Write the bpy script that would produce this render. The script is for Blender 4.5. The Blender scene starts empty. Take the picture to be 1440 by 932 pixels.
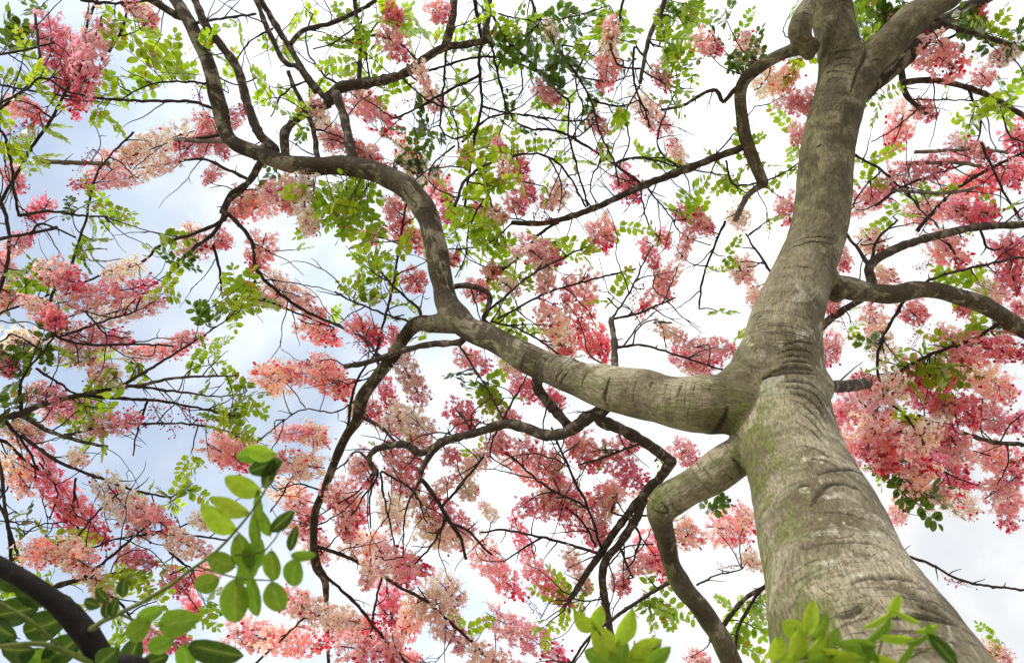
import bpy, bmesh, math, random
import numpy as np
from mathutils import Vector, Matrix, noise
from mathutils.bvhtree import BVHTree

random.seed(11)
RNG = np.random.default_rng(11)
S = bpy.context.scene
COL = S.collection

# ------------------------------------------------------------------ camera
PITCH = math.radians(50.0)
CAM = Vector((0.0, 0.0, 1.4))
cam_d = bpy.data.cameras.new("camera")
cam_d.lens = 24.0
cam_d.sensor_width = 36.0
cam_d.clip_start = 0.05
cam_d.clip_end = 3000.0
cam_d.dof.use_dof = True
cam_d.dof.focus_distance = 3.2
cam_d.dof.aperture_fstop = 5.0
cam = bpy.data.objects.new("camera", cam_d)
COL.objects.link(cam)
cam.location = CAM
cam.rotation_euler = (math.radians(90) + PITCH, 0, 0)
S.camera = cam

FWD = Vector((0, math.cos(PITCH), math.sin(PITCH)))
UPV = Vector((0, -math.sin(PITCH), math.cos(PITCH)))
RGT = Vector((1, 0, 0))
FPX = 960.0


def P(x, y, d):
    """point seen at photo pixel (x, y), d metres along the viewing axis"""
    return CAM + (RGT * ((x - 720) / FPX) + UPV * ((466 - y) / FPX) + FWD) * d


# ------------------------------------------------------------------ light
SUN_TO = Vector((-0.80, -0.42, 0.55)).normalized()
sun_d = bpy.data.lights.new("sun", 'SUN')
sun_d.energy = 2.5
sun_d.angle = math.radians(10)
sun_d.color = (1.0, 0.95, 0.87)
sun = bpy.data.objects.new("sun", sun_d)
COL.objects.link(sun)
sun.rotation_euler = SUN_TO.to_track_quat('Z', 'Y').to_euler()

W = bpy.data.worlds.new("World")
S.world = W
W.use_nodes = True


class NT:
    def __init__(self, tree):
        self.t = tree
        tree.nodes.clear()

    def n(self, typ, **kw):
        nd = self.t.nodes.new(typ)
        for k, v in kw.items():
            if k.startswith('i_'):
                key = k[2:]
                nd.inputs[int(key) if key.isdigit() else key.replace('_', ' ')].default_value = v
            else:
                setattr(nd, k, v)
        return nd

    def l(self, a, b):
        self.t.links.new(a, b)

    def math(self, op, a, b=None, c=None, clamp=False):
        nd = self.n('ShaderNodeMath', operation=op, use_clamp=clamp)
        for i, v in enumerate((a, b, c)):
            if v is None:
                continue
            if isinstance(v, (int, float)):
                nd.inputs[i].default_value = v
            else:
                self.l(v, nd.inputs[i])
        return nd.outputs[0]

    def ramp(self, fac, lo, hi, smooth=True):
        nd = self.n('ShaderNodeMapRange', interpolation_type='SMOOTHSTEP' if smooth else 'LINEAR')
        nd.inputs['From Min'].default_value = lo
        nd.inputs['From Max'].default_value = hi
        self.l(fac, nd.inputs['Value'])
        return nd.outputs['Result']

    def mix(self, fac, a, b, mode='MIX'):
        nd = self.n('ShaderNodeMix', data_type='RGBA', blend_type=mode)
        for sock, v in ((nd.inputs[0], fac), (nd.inputs[6], a), (nd.inputs[7], b)):
            if isinstance(v, (int, float)):
                sock.default_value = v
            elif isinstance(v, tuple):
                sock.default_value = (*v, 1) if len(v) == 3 else v
            else:
                self.l(v, sock)
        return nd.outputs[2]

    def noise(self, vec, scale, detail=4, rough=0.55, dist=0.0):
        nd = self.n('ShaderNodeTexNoise')
        nd.inputs['Scale'].default_value = scale
        nd.inputs['Detail'].default_value = detail
        nd.inputs['Roughness'].default_value = rough
        nd.inputs['Distortion'].default_value = dist
        self.l(vec, nd.inputs['Vector'])
        return nd.outputs['Fac']

    def scale(self, vec, s, loc=(0, 0, 0)):
        nd = self.n('ShaderNodeMapping')
        nd.inputs['Scale'].default_value = s
        nd.inputs['Location'].default_value = loc
        self.l(vec, nd.inputs['Vector'])
        return nd.outputs[0]


g = NT(W.node_tree)
wo = g.n('ShaderNodeOutputWorld')
sky = g.n('ShaderNodeTexSky', sky_type='NISHITA')
sky.sun_disc = False
sky.sun_elevation = math.asin(SUN_TO.z)
sky.sun_rotation = math.atan2(SUN_TO.x, SUN_TO.y)
tc = g.n('ShaderNodeTexCoord')
dirv = tc.outputs['Generated']
blue_dir = (P(-60, 640, 1.0) - CAM).normalized()
dot = g.n('ShaderNodeVectorMath', operation='DOT_PRODUCT')
g.l(dirv, dot.inputs[0])
dot.inputs[1].default_value = blue_dir
cl = g.noise(dirv, 2.6, 7, 0.5, 0.3)
cl2 = g.noise(g.scale(dirv, (1, 1, 1), (3, 1, 2)), 7.0, 6, 0.6, 0.2)
# cloud cover thins towards the gap low on the left
gap = g.ramp(dot.outputs['Value'], 0.62, 1.0, False)
cov = g.math('ADD', g.math('MULTIPLY', g.math('SUBTRACT', cl, 0.5), 1.9), g.math('SUBTRACT', 1.18, g.math('MULTIPLY', gap, 0.92)))
cover = g.math('ADD', 0.34, g.math('MULTIPLY', g.ramp(cov, -0.12, 0.95), 0.66))
shade = g.ramp(g.math('ADD', g.math('MULTIPLY', cl2, 0.5), g.math('MULTIPLY', cl, 0.5)), 0.38, 0.60)
ccol = g.mix(shade, (0.78, 0.90, 1.06), (0.98, 1.03, 1.09))
low_dir = (P(1380, 760, 1.0) - CAM).normalized()
dot2 = g.n('ShaderNodeVectorMath', operation='DOT_PRODUCT')
g.l(dirv, dot2.inputs[0])
dot2.inputs[1].default_value = low_dir
bank = g.ramp(dot2.outputs['Value'], 0.80, 0.97)
# the thin bright overcast around the middle and right of the view
glare = g.ramp(dot.outputs['Value'], 0.90, 0.55)
ccol = g.mix(glare, ccol, g.mix(shade, (0.84, 0.90, 0.97), (1.62, 1.60, 1.57)))
ccol = g.mix(g.math('MULTIPLY', bank, 0.9), ccol, g.mix(shade, (0.72, 0.735, 0.75), (0.88, 0.88, 0.88)))
b1 = g.n('ShaderNodeBackground')
b1.inputs['Strength'].default_value = 0.15
g.l(sky.outputs[0], b1.inputs['Color'])
b2 = g.n('ShaderNodeBackground')
b2.inputs['Strength'].default_value = 1.0
g.l(ccol, b2.inputs['Color'])
mx = g.n('ShaderNodeMixShader')
g.l(cover, mx.inputs[0])
g.l(b1.outputs[0], mx.inputs[1])
g.l(b2.outputs[0], mx.inputs[2])
g.l(mx.outputs[0], wo.inputs['Surface'])

S.view_settings.view_transform = 'Standard'
S.view_settings.look = 'None'
S.view_settings.exposure = 0.27
S.view_settings.gamma = 1.0
S.render.engine = 'CYCLES'
S.cycles.max_bounces = 20
S.cycles.diffuse_bounces = 14
S.cycles.transmission_bounces = 16
S.cycles.use_denoising = True
S.cycles.sample_clamp_indirect = 10.0


# ------------------------------------------------------------------ materials
def new_mat(name):
    m = bpy.data.materials.new(name)
    m.use_nodes = True
    t = NT(m.node_tree)
    out = t.n('ShaderNodeOutputMaterial')
    return m, t, out


def bark_material():
    m, t, out = new_mat("bark")
    a = t.n('ShaderNodeAttribute', attribute_name='bark').outputs['Vector']
    tone = t.n('ShaderNodeSeparateColor')
    tat = t.n('ShaderNodeAttribute', attribute_name='tone')
    t.l(tat.outputs['Color'], tone.inputs[0])
    crack = tat.outputs['Alpha']
    young, moss, shade_burl_mask = tone.outputs[0], tone.outputs[1], tone.outputs[2]
    n1 = t.noise(a, 3.2, 6, 0.6, 0.3)
    n2 = t.noise(t.scale(a, (120, 120, 34)), 1.0, 6, 0.72, 0.5)
    n3 = t.noise(t.scale(a, (1, 1, 1), (5, 2, 7)), 2.3, 3, 0.5)
    n4 = t.noise(t.scale(a, (1, 1, 0.7), (1, 8, 3)), 11.0, 8, 0.68, 0.6)
    n5 = t.noise(t.scale(a, (1, 1, .6)), 130.0, 4, 0.7)
    # transverse wrinkles
    r1 = t.noise(t.scale(a, (2.0, 2.0, 15)), 1.0, 3, 0.5, 0.2)
    r1 = t.ramp(t.math('ABSOLUTE', t.math('SUBTRACT', r1, 0.5)), 0.014, 0.0)
    r1 = t.math('MULTIPLY', r1, t.math('MULTIPLY', t.ramp(n3, 0.46, 0.62), 0.7))
    r2 = t.noise(t.scale(a, (3.2, 3.2, 38), (4, 4, 4)), 1.0, 3, 0.5, 0.2)
    r2 = t.ramp(t.math('ABSOLUTE', t.math('SUBTRACT', r2, 0.5)), 0.03, 0.0)
    n6 = t.noise(t.scale(a, (1, 1, 1), (15, 12, 7)), 3.0, 3, 0.5)
    r2 = t.math('MULTIPLY', r2, t.ramp(n6, 0.5, 0.66))
    col = t.mix(t.ramp(n1, 0.36, 0.66), (0.135, 0.112, 0.066), (0.43, 0.38, 0.275))
    col = t.mix(t.math('MULTIPLY', t.ramp(n4, 0.54, 0.62), 0.75), col, (0.55, 0.52, 0.43))
    # young bark on the thinner limbs: brown with pale scars
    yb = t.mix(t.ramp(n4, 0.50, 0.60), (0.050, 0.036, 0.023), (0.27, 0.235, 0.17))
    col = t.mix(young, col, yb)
    shade_burl_tone = t.mix(t.ramp(n4, 0.42, 0.66), (0.060, 0.050, 0.025), (0.20, 0.168, 0.10))  # dark olive: crown shade painted on the upper trunk, also the burl's own tone
    col = t.mix(shade_burl_mask, col, shade_burl_tone)
    ms = t.math('MULTIPLY', moss, t.ramp(n4, 0.40, 0.60), clamp=True)
    col = t.mix(ms, col, (0.135, 0.155, 0.036))
    fine = t.ramp(n2, 0.32, 0.66)
    col = t.mix(0.75, col, t.mix(fine, (0.34, 0.315, 0.27), (1.2, 1.2, 1.18)), 'MULTIPLY')
    col = t.mix(t.math('MULTIPLY', t.ramp(n5, 0.56, 0.66), 0.75), col, (0.07, 0.055, 0.035))
    rings = t.math('MAXIMUM', r1, t.math('MULTIPLY', r2, 0.8))
    ck = t.math('MULTIPLY', crack, t.math('ADD', 0.7, t.math('MULTIPLY', t.ramp(n4, 0.35, 0.6), 0.6)), clamp=True)
    rings = t.math('MAXIMUM', rings, ck)
    col = t.mix(t.math('MULTIPLY', rings, 0.92), col, (0.030, 0.023, 0.014))
    p = t.n('ShaderNodeBsdfPrincipled')
    p.inputs['Roughness'].default_value = 0.85
    p.inputs['Specular IOR Level'].default_value = 0.2
    t.l(col, p.inputs['Base Color'])
    h = t.math('ADD', t.math('MULTIPLY', fine, 0.28), t.math('MULTIPLY', n1, 0.6))
    h = t.math('ADD', h, t.math('MULTIPLY', n4, 0.5))
    h = t.math('SUBTRACT', h, t.math('MULTIPLY', rings, 0.8))
    b = t.n('ShaderNodeBump')
    b.inputs['Strength'].default_value = 0.6
    b.inputs['Distance'].default_value = 0.012
    t.l(h, b.inputs['Height'])
    t.l(b.outputs[0], p.inputs['Normal'])
    t.l(p.outputs[0], out.inputs[0])
    return m


def twig_material(name, dark, pale, amount=0.6):
    m, t, out = new_mat(name)
    a = t.n('ShaderNodeTexCoord').outputs['Object']
    n1 = t.noise(a, 22.0, 5, 0.65, 0.5)
    n2 = t.noise(a, 110.0, 4, 0.6)
    col = t.mix(t.math('MULTIPLY', t.ramp(n1, 0.48, 0.66), amount), dark, pale)
    col = t.mix(0.6, col, t.mix(t.ramp(n2, 0.3, 0.7), (0.5, 0.5, 0.5), (1.2, 1.2, 1.2)), 'MULTIPLY')
    p = t.n('ShaderNodeBsdfPrincipled')
    p.inputs['Roughness'].default_value = 0.8
    p.inputs['Specular IOR Level'].default_value = 0.25
    t.l(col, p.inputs['Base Color'])
    b = t.n('ShaderNodeBump')
    b.inputs['Strength'].default_value = 0.6
    b.inputs['Distance'].default_value = 0.006
    t.l(t.math('ADD', n1, t.math('MULTIPLY', n2, 0.4)), b.inputs['Height'])
    t.l(b.outputs[0], p.inputs['Normal'])
    t.l(p.outputs[0], out.inputs[0])
    return m


def thin_material(name, trans=0.5, gain=1.0, rough=0.5, gloss=0.0, spots=0.0):
    """petal or leaf: light passes through; colour from the 'col' attribute"""
    m, t, out = new_mat(name)
    c = t.n('ShaderNodeAttribute', attribute_name='col').outputs['Color']
    oi = t.n('ShaderNodeObjectInfo').outputs['Random']
    hsv = t.n('ShaderNodeHueSaturation')
    t.l(t.math('ADD', 0.488, t.math('MULTIPLY', oi, 0.024)), hsv.inputs['Hue'])
    t.l(t.math('ADD', 0.9, t.math('MULTIPLY', oi, 0.2)), hsv.inputs['Value'])
    t.l(c, hsv.inputs['Color'])
    col = hsv.outputs[0]
    if spots:
        a = t.n('ShaderNodeTexCoord').outputs['Object']
        n = t.noise(a, 45.0, 4, 0.6)
        col = t.mix(t.math('MULTIPLY', t.ramp(n, 0.42, 0.7), spots), col, (0.30, 0.36, 0.05))
        sp = t.n('ShaderNodeSeparateXYZ')
        t.l(a, sp.inputs[0])
        ax = t.math('ABSOLUTE', sp.outputs[0])
        wv = t.noise(a, 9.0, 2, 0.5)
        vv = t.math('FRACT', t.math('ADD', t.math('SUBTRACT', t.math('MULTIPLY', sp.outputs[1], 11.0), t.math('MULTIPLY', ax, 16.0)), t.math('MULTIPLY', wv, 1.2)))
        vein = t.ramp(t.math('ABSOLUTE', t.math('SUBTRACT', vv, 0.5)), 0.075, 0.0)
        vein = t.math('MAXIMUM', t.math('MULTIPLY', vein, 0.16), t.math('MULTIPLY', t.ramp(ax, 0.013, 0.005), 0.4))
        col = t.mix(vein, col, (0.36, 0.46, 0.12))
        n9 = t.noise(t.scale(a, (1, .6, 1), (3, 3, 3)), 26.0, 5, 0.7)
        col = t.mix(t.math('MULTIPLY', t.ramp(n9, 0.66, 0.70), 0.8), col, (0.16, 0.085, 0.025))
        n10 = t.noise(a, 5.0, 4, 0.6)
        col = t.mix(0.5, col, t.mix(t.ramp(n10, 0.3, 0.7), (0.55, 0.62, 0.5), (1.2, 1.15, 1.1)), 'MULTIPLY')
    d = t.n('ShaderNodeBsdfDiffuse')
    t.l(col, d.inputs[0])
    tr = t.n('ShaderNodeBsdfTranslucent')
    g2 = t.n('ShaderNodeMix', data_type='RGBA', blend_type='MULTIPLY')
    g2.inputs[0].default_value = 1.0
    t.l(col, g2.inputs[6])
    g2.inputs[7].default_value = (gain, gain, gain * 0.8 if gloss else gain, 1)
    t.l(g2.outputs[2], tr.inputs[0])
    mxs = t.n('ShaderNodeMixShader')
    mxs.inputs[0].default_value = trans
    t.l(d.outputs[0], mxs.inputs[1])
    t.l(tr.outputs[0], mxs.inputs[2])
    last = mxs.outputs[0]
    if gloss:
        gl = t.n('ShaderNodeBsdfGlossy')
        gl.inputs['Roughness'].default_value = rough
        fr = t.n('ShaderNodeFresnel')
        fr.inputs['IOR'].default_value = 1.35
        m2 = t.n('ShaderNodeMixShader')
        t.l(t.math('MULTIPLY', fr.outputs[0], gloss), m2.inputs[0])
        t.l(last, m2.inputs[1])
        t.l(gl.outputs[0], m2.inputs[2])
        last = m2.outputs[0]
    t.l(last, out.inputs[0])
    return m


M_BARK = bark_material()
M_BRANCH = twig_material("branch_bark", (0.048, 0.033, 0.023), (0.26, 0.22, 0.165), 0.8)
M_TWIG = twig_material("twig_bark", (0.034, 0.022, 0.018), (0.08, 0.06, 0.045), 0.6)
M_DEAD = twig_material("dead_wood", (0.16, 0.125, 0.105), (0.36, 0.32, 0.28), 0.9)
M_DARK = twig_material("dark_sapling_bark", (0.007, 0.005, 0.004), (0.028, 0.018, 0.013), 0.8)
M_SHOOT = twig_material("green_shoot", (0.10, 0.13, 0.025), (0.16, 0.19, 0.05), 0.6)
M_PETAL = thin_material("blossom", 0.66, 1.25)
M_LEAF = thin_material("leaf", 0.66, 1.1, 0.45, 0.18)
M_BIGLEAF = thin_material("broad_leaf", 0.6, 1.1, 0.42, 0.4, 0.25)


def plain_mat(name, c, rough=0.85):
    m, t, out = new_mat(name)
    a = t.n('ShaderNodeTexCoord').outputs['Object']
    n = t.noise(a, 90.0, 4, 0.6)
    p = t.n('ShaderNodeBsdfPrincipled')
    p.inputs['Roughness'].default_value = rough
    t.l(t.mix(n, tuple(v * 0.7 for v in c), tuple(v * 1.3 for v in c)), p.inputs['Base Color'])
    t.l(p.outputs[0], out.inputs[0])
    return m


M_CARVE = plain_mat("carved_bark", (0.10, 0.062, 0.036), 0.9)


# ------------------------------------------------------------------ mesh helpers
class MB:
    """collects vertices, polygons and colours, then becomes ONE mesh"""

    def __init__(self):
        self.v, self.c, self.q, self.t, self.n = [], [], [], [], 0

    def add(self, v, quads=None, tris=None, col=None):
        v = np.asarray(v, float)
        self.v.append(v)
        if col is None:
            col = (1, 1, 1)
        col = np.asarray(col, float)
        if col.ndim == 1:
            col = np.tile(col[:3], (len(v), 1))
        self.c.append(col)
        if quads is not None and len(quads):
            self.q.append(np.asarray(quads, int) + self.n)
        if tris is not None and len(tris):
            self.t.append(np.asarray(tris, int) + self.n)
        self.n += len(v)

    def arrays(self):
        v = np.concatenate(self.v)
        c = np.concatenate(self.c)
        q = np.concatenate(self.q) if self.q else np.zeros((0, 4), int)
        t = np.concatenate(self.t) if self.t else np.zeros((0, 3), int)
        return v, c, q, t

    def mesh(self, name, mat, smooth=True):
        v, c, q, t = self.arrays()
        return mesh_from(name, v, q, t, mat, c, smooth)


def mesh_from(name, v, q, t, mat, c=None, smooth=True):
    me = bpy.data.meshes.new(name)
    nl = len(q) * 4 + len(t) * 3
    me.vertices.add(len(v))
    me.vertices.foreach_set('co', np.asarray(v, np.float32).ravel())
    me.loops.add(nl)
    me.loops.foreach_set('vertex_index', np.concatenate([np.ravel(q), np.ravel(t)]).astype(np.int32))
    npoly = len(q) + len(t)
    me.polygons.add(npoly)
    starts = np.concatenate([np.arange(len(q)) * 4, len(q) * 4 + np.arange(len(t)) * 3]).astype(np.int32)
    me.polygons.foreach_set('loop_start', starts)
    me.update(calc_edges=True)
    me.validate()
    if smooth:
        me.shade_smooth()
    if c is not None:
        at = me.color_attributes.new('col', 'FLOAT_COLOR', 'POINT')
        cc = np.ones((len(v), 4), np.float32)
        cc[:, :3] = c
        at.data.foreach_set('color', cc.ravel())
    if mat:
        me.materials.append(mat)
    return me


def link(name, me, parent=None, loc=None):
    o = bpy.data.objects.new(name, me)
    COL.objects.link(o)
    if parent:
        o.parent = parent
    if loc is not None:
        o.location = loc
    return o


def thing(name, label, cat, loc):
    o = bpy.data.objects.new(name, None)
    o.empty_display_size = 0.2
    COL.objects.link(o)
    o.location = loc
    o['label'] = label
    o['category'] = cat
    return o


def smooth_path(pts, step):
    """Catmull-Rom through pts (k columns), resampled about every `step`"""
    p = np.asarray(pts, float)
    if len(p) == 2:
        n = max(2, int(np.linalg.norm((p[1] - p[0])[:3]) / step) + 1)
        return p[0] + (p[1] - p[0]) * np.linspace(0, 1, n)[:, None]
    e = np.vstack([2 * p[0] - p[1], p, 2 * p[-1] - p[-2]])
    out = []
    for i in range(1, len(e) - 2):
        n = max(1, int(np.linalg.norm((e[i + 1] - e[i])[:3]) / step))
        u = np.arange(n)[:, None] / n
        a, b, c, d = e[i - 1], e[i], e[i + 1], e[i + 2]
        out.append(0.5 * (2 * b + (c - a) * u + (2 * a - 5 * b + 4 * c - d) * u * u + (3 * b - a - 3 * c + d) * u ** 3))
    out.append(p[-1:])
    return np.vstack(out)


def tube(mb, path, rad, sides=8, col=None, cap=True):
    p = np.asarray(path, float)
    n = len(p)
    r = np.broadcast_to(np.asarray(rad, float), (n,)) if np.ndim(rad) < 2 else rad
    tg = np.gradient(p, axis=0)
    tg /= np.linalg.norm(tg, axis=1)[:, None] + 1e-9
    ref = np.array([0.31, 0.57, 0.76])
    if abs(tg[0] @ ref) > 0.9:
        ref = np.array([0.8, -0.5, 0.2])
    u = ref - tg * (tg @ ref)[:, None]
    # parallel transport
    uu = u[0] / np.linalg.norm(u[0])
    U = np.zeros_like(p)
    for i in range(n):
        uu = uu - tg[i] * (uu @ tg[i])
        uu = uu / (np.linalg.norm(uu) + 1e-9)
        U[i] = uu
    V = np.cross(tg, U)
    a = np.arange(sides) * 2 * math.pi / sides
    ring = np.cos(a)[None, :, None] * U[:, None] + np.sin(a)[None, :, None] * V[:, None]
    v = (p[:, None] + ring * r[:, None, None]).reshape(-1, 3)
    i, j = np.meshgrid(np.arange(n - 1), np.arange(sides), indexing='ij')
    i, j = i.ravel(), j.ravel()
    k = (j + 1) % sides
    q = np.stack([i * sides + j, i * sides + k, (i + 1) * sides + k, (i + 1) * sides + j], 1)
    t = None
    if cap:
        v = np.vstack([v, p[0] - tg[0] * r[0] * 0.4, p[-1] + tg[-1] * r[-1] * 0.5])
        jj = np.arange(sides)
        kk = (jj + 1) % sides
        t = np.vstack([np.stack([np.full(sides, n * sides), kk, jj], 1),
                       np.stack([np.full(sides, n * sides + 1), (n - 1) * sides + jj, (n - 1) * sides + kk], 1)])
    mb.add(v, q, t, col)


def wobble(path, amp, freq, seed):
    p = np.array(path, float)
    for i in range(len(p)):
        s = i * freq + seed * 7.31
        p[i] += np.array(noise.noise_vector(Vector((s, seed, 1.7)))) * amp
    return p


# ------------------------------------------------------------------ ground
def ground():
    m, t, out = new_mat("park_ground")
    a = t.n('ShaderNodeTexCoord').outputs['Object']
    n1 = t.noise(a, 0.35, 6, 0.6, 0.4)
    n2 = t.noise(a, 9.0, 6, 0.65)
    grass = t.mix(n2, (0.05, 0.09, 0.02), (0.13, 0.17, 0.05))
    sand = t.mix(n2, (0.30, 0.26, 0.19), (0.46, 0.41, 0.32))
    p = t.n('ShaderNodeBsdfPrincipled')
    p.inputs['Roughness'].default_value = 0.95
    t.l(t.mix(t.ramp(n1, 0.5, 0.62), sand, grass), p.inputs['Base Color'])
    b = t.n('ShaderNodeBump')
    b.inputs['Distance'].default_value = 0.03
    t.l(n2, b.inputs['Height'])
    t.l(b.outputs[0], p.inputs['Normal'])
    t.l(p.outputs[0], out.inputs[0])
    bm = bmesh.new()
    rings = [0, 2, 4, 8, 16, 40, 120, 400, 1200]
    prev = None
    for r in rings:
        if r == 0:
            ring = [bm.verts.new((0, 0, 0))]
        else:
            ring = []
            for k in range(48):
                x, y = r * math.cos(k * math.tau / 48), r * math.sin(k * math.tau / 48)
                z = 0.04 * noise.noise(Vector((x * .2, y * .2, 0))) if r < 60 else 0
                ring.append(bm.verts.new((x, y, z)))
        if prev:
            if len(prev) == 1:
                for k in range(48):
                    bm.faces.new((prev[0], ring[k], ring[(k + 1) % 48]))
            else:
                for k in range(48):
                    bm.faces.new((prev[k], ring[k], ring[(k + 1) % 48], prev[(k + 1) % 48]))
        prev = ring
    me = bpy.data.meshes.new("ground")
    bm.to_mesh(me)
    bm.free()
    me.shade_smooth()
    me.materials.append(m)
    o = link("ground", me)
    o['kind'] = 'structure'
    o['label'] = "trodden sandy ground with patches of grass under the trees"


ground()

# ------------------------------------------------------------------ the big tree: trunk and limbs
BASE = Vector((0.60, 0.93, 0.0))
NB = np.array(BASE)
tree = thing("blossom_tree", "large pink blossom tree with thick pale grey forked trunk carved with scratched letters", "tree", BASE)

# x, y, width in px of the photograph, depth in m
SK = {
    'trunk': [(1238, 950, 268, 1.43), (1187, 842, 210, 1.73), (1146, 718, 163, 2.2), (1115, 640, 135, 2.48),
              (1100, 560, 124, 2.72), (1101, 466, 98, 2.95), (1133, 374, 79, 3.2), (1155, 311, 75, 3.36),
              (1164, 200, 72, 3.55), (1187, 117, 66, 3.72), (1178, 60, 56, 3.82), (1167, 0, 56, 3.9), (1158, -120, 52, 4.0), (1150, -260, 44, 4.2)],
    'fork_stem': [(1186, 150, 50, 3.66), (1210, 105, 50, 3.70), (1240, 68, 48, 3.72), (1288, 24, 44, 3.76), (1340, -14, 40, 3.82), (1420, -90, 34, 3.95)],
    'back_stem': [(1205, 135, 30, 3.85), (1268, 86, 24, 4.0), (1300, 52, 24, 4.05), (1350, 18, 20, 4.15), (1420, -20, 16, 4.3)],
    'long_limb': [(1095, 590, 90, 2.66), (1040, 572, 84, 2.66), (960, 563, 76, 2.72), (857, 547, 62, 2.86), (813, 532, 52, 2.95), (773, 519, 45, 3.04), (733, 499, 40, 3.12), (693, 476, 37, 3.22),
                  (650, 456, 37, 3.32), (628, 425, 35, 3.40), (621, 395, 31, 3.45), (613, 350, 31, 3.52), (602, 305, 33, 3.58), (577, 268, 33, 3.62), (547, 250, 31, 3.68), (513, 238, 28, 3.74),
                  (480, 232, 27, 3.80), (440, 234, 26, 3.86), (400, 229, 25, 3.92), (355, 213, 22, 4.0), (322, 194, 20, 4.05), (309, 150, 22, 4.12), (292, 88, 20, 4.22), (268, 34, 19, 4.32), (246, 0, 17, 4.4), (205, -70, 15, 4.6)],
    'low_limb': [(1075, 612, 50, 2.60), (1030, 648, 56, 2.60), (995, 670, 54, 2.62), (960, 691, 50, 2.64), (930, 713, 45, 2.66), (929, 735, 32, 2.72), (938, 758, 27, 2.80), (945, 795, 27, 2.86), (962, 826, 28, 2.92),
                 (984, 852, 28, 2.96), (1012, 895, 30, 3.02), (1030, 935, 30, 3.08), (1060, 1000, 30, 3.2)],
    'right_limb': [(1150, 400, 34, 3.16), (1190, 404, 32, 3.2), (1213, 409, 29, 3.24), (1250, 414, 27, 3.28), (1294, 407, 24, 3.34), (1327, 410, 24, 3.4), (1377, 427, 24, 3.46), (1407, 442, 24, 3.5), (1440, 463, 25, 3.55), (1520, 500, 24, 3.7)],
    'bent_limb': [(1140, 66, 24, 3.74), (1112, 72, 18, 3.78), (1077, 88, 17, 3.82), (1047, 112, 17, 3.88), (1041, 140, 17, 3.9), (1047, 185, 17, 3.95), (1060, 225, 18, 4.0), (1073, 258, 16, 4.05)],
    'left_bough': [(610, 456, 24, 3.44), (585, 455, 22, 3.5), (566, 478, 20, 3.54), (547, 508, 18, 3.6), (525, 537, 17, 3.66), (508, 562, 19, 3.72), (502, 590, 16, 3.78), (487, 613, 14, 3.84), (470, 650, 13, 3.92), (455, 690, 12, 4.0),
                   (443, 722, 12, 4.05), (441, 762, 11, 4.1), (446, 797, 13, 4.15), (457, 816, 11, 4.2), (459, 855, 7, 4.25), (462, 932, 6, 4.35), (463, 990, 5, 4.45)],
    'burl': [(1136, 8, 22, 3.75), (1128, 26, 28, 3.74), (1124, 46, 35, 3.72), (1130, 62, 27, 3.73), (1137, 76, 20, 3.74)],
}
PART = {'trunk': 'trunk', 'fork_stem': 'limb', 'back_stem': 'limb', 'long_limb': 'limb', 'low_limb': 'limb', 'right_limb': 'limb', 'bent_limb': 'limb', 'left_bough': 'limb', 'burl': 'burl'}
PLABEL = {'fork_stem': 'right stem of the fork high on the trunk', 'long_limb': 'long curving limb reaching left from the trunk', 'low_limb': 'short stout limb bending down beside the trunk',
          'right_limb': 'brown limb reaching right', 'bent_limb': 'slender bent limb under the grey burl', 'left_bough': 'dark bough dropping from the long limb', 'burl': 'rounded grey burl'}
FIELD = []          # (x, y, depth, halfwidth px, tree, thick) samples used to hang things on


def sk3(key):
    rows = []
    for x, y, w, d in SK[key]:
        p = P(x, y, d)
        rows.append((*p, w * d / FPX / 2))
    rows = np.array(rows)
    if key == 'trunk':      # below the picture the trunk goes on to the ground and flares
        rows = np.vstack([[BASE.x - .02, BASE.y - .03, -0.12, .34], [BASE.x, BASE.y, 0.0, .30], [BASE.x + .02, BASE.y + .06, .35, .235], [BASE.x + .08, BASE.y + .19, 1.0, .212], rows])
    return rows


def cap_tube(bm_mb, path):
    """a closed tube with round ends"""
    p, r = path[:, :3], path[:, 3]
    d0 = (p[0] - p[1]) / np.linalg.norm(p[0] - p[1])
    d1 = (p[-1] - p[-2]) / np.linalg.norm(p[-1] - p[-2])
    ph = np.linspace(1, 0.15, 4)
    pre = [(*(p[0] + d0 * r[0] * h), r[0] * math.sqrt(max(0.02, 1 - h * h))) for h in ph]
    post = [(*(p[-1] + d1 * r[-1] * h), r[-1] * math.sqrt(max(0.02, 1 - h * h))) for h in ph[::-1]]
    full = np.vstack([pre, path, post])
    tube(bm_mb, full[:, :3], full[:, 3], 20)


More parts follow.
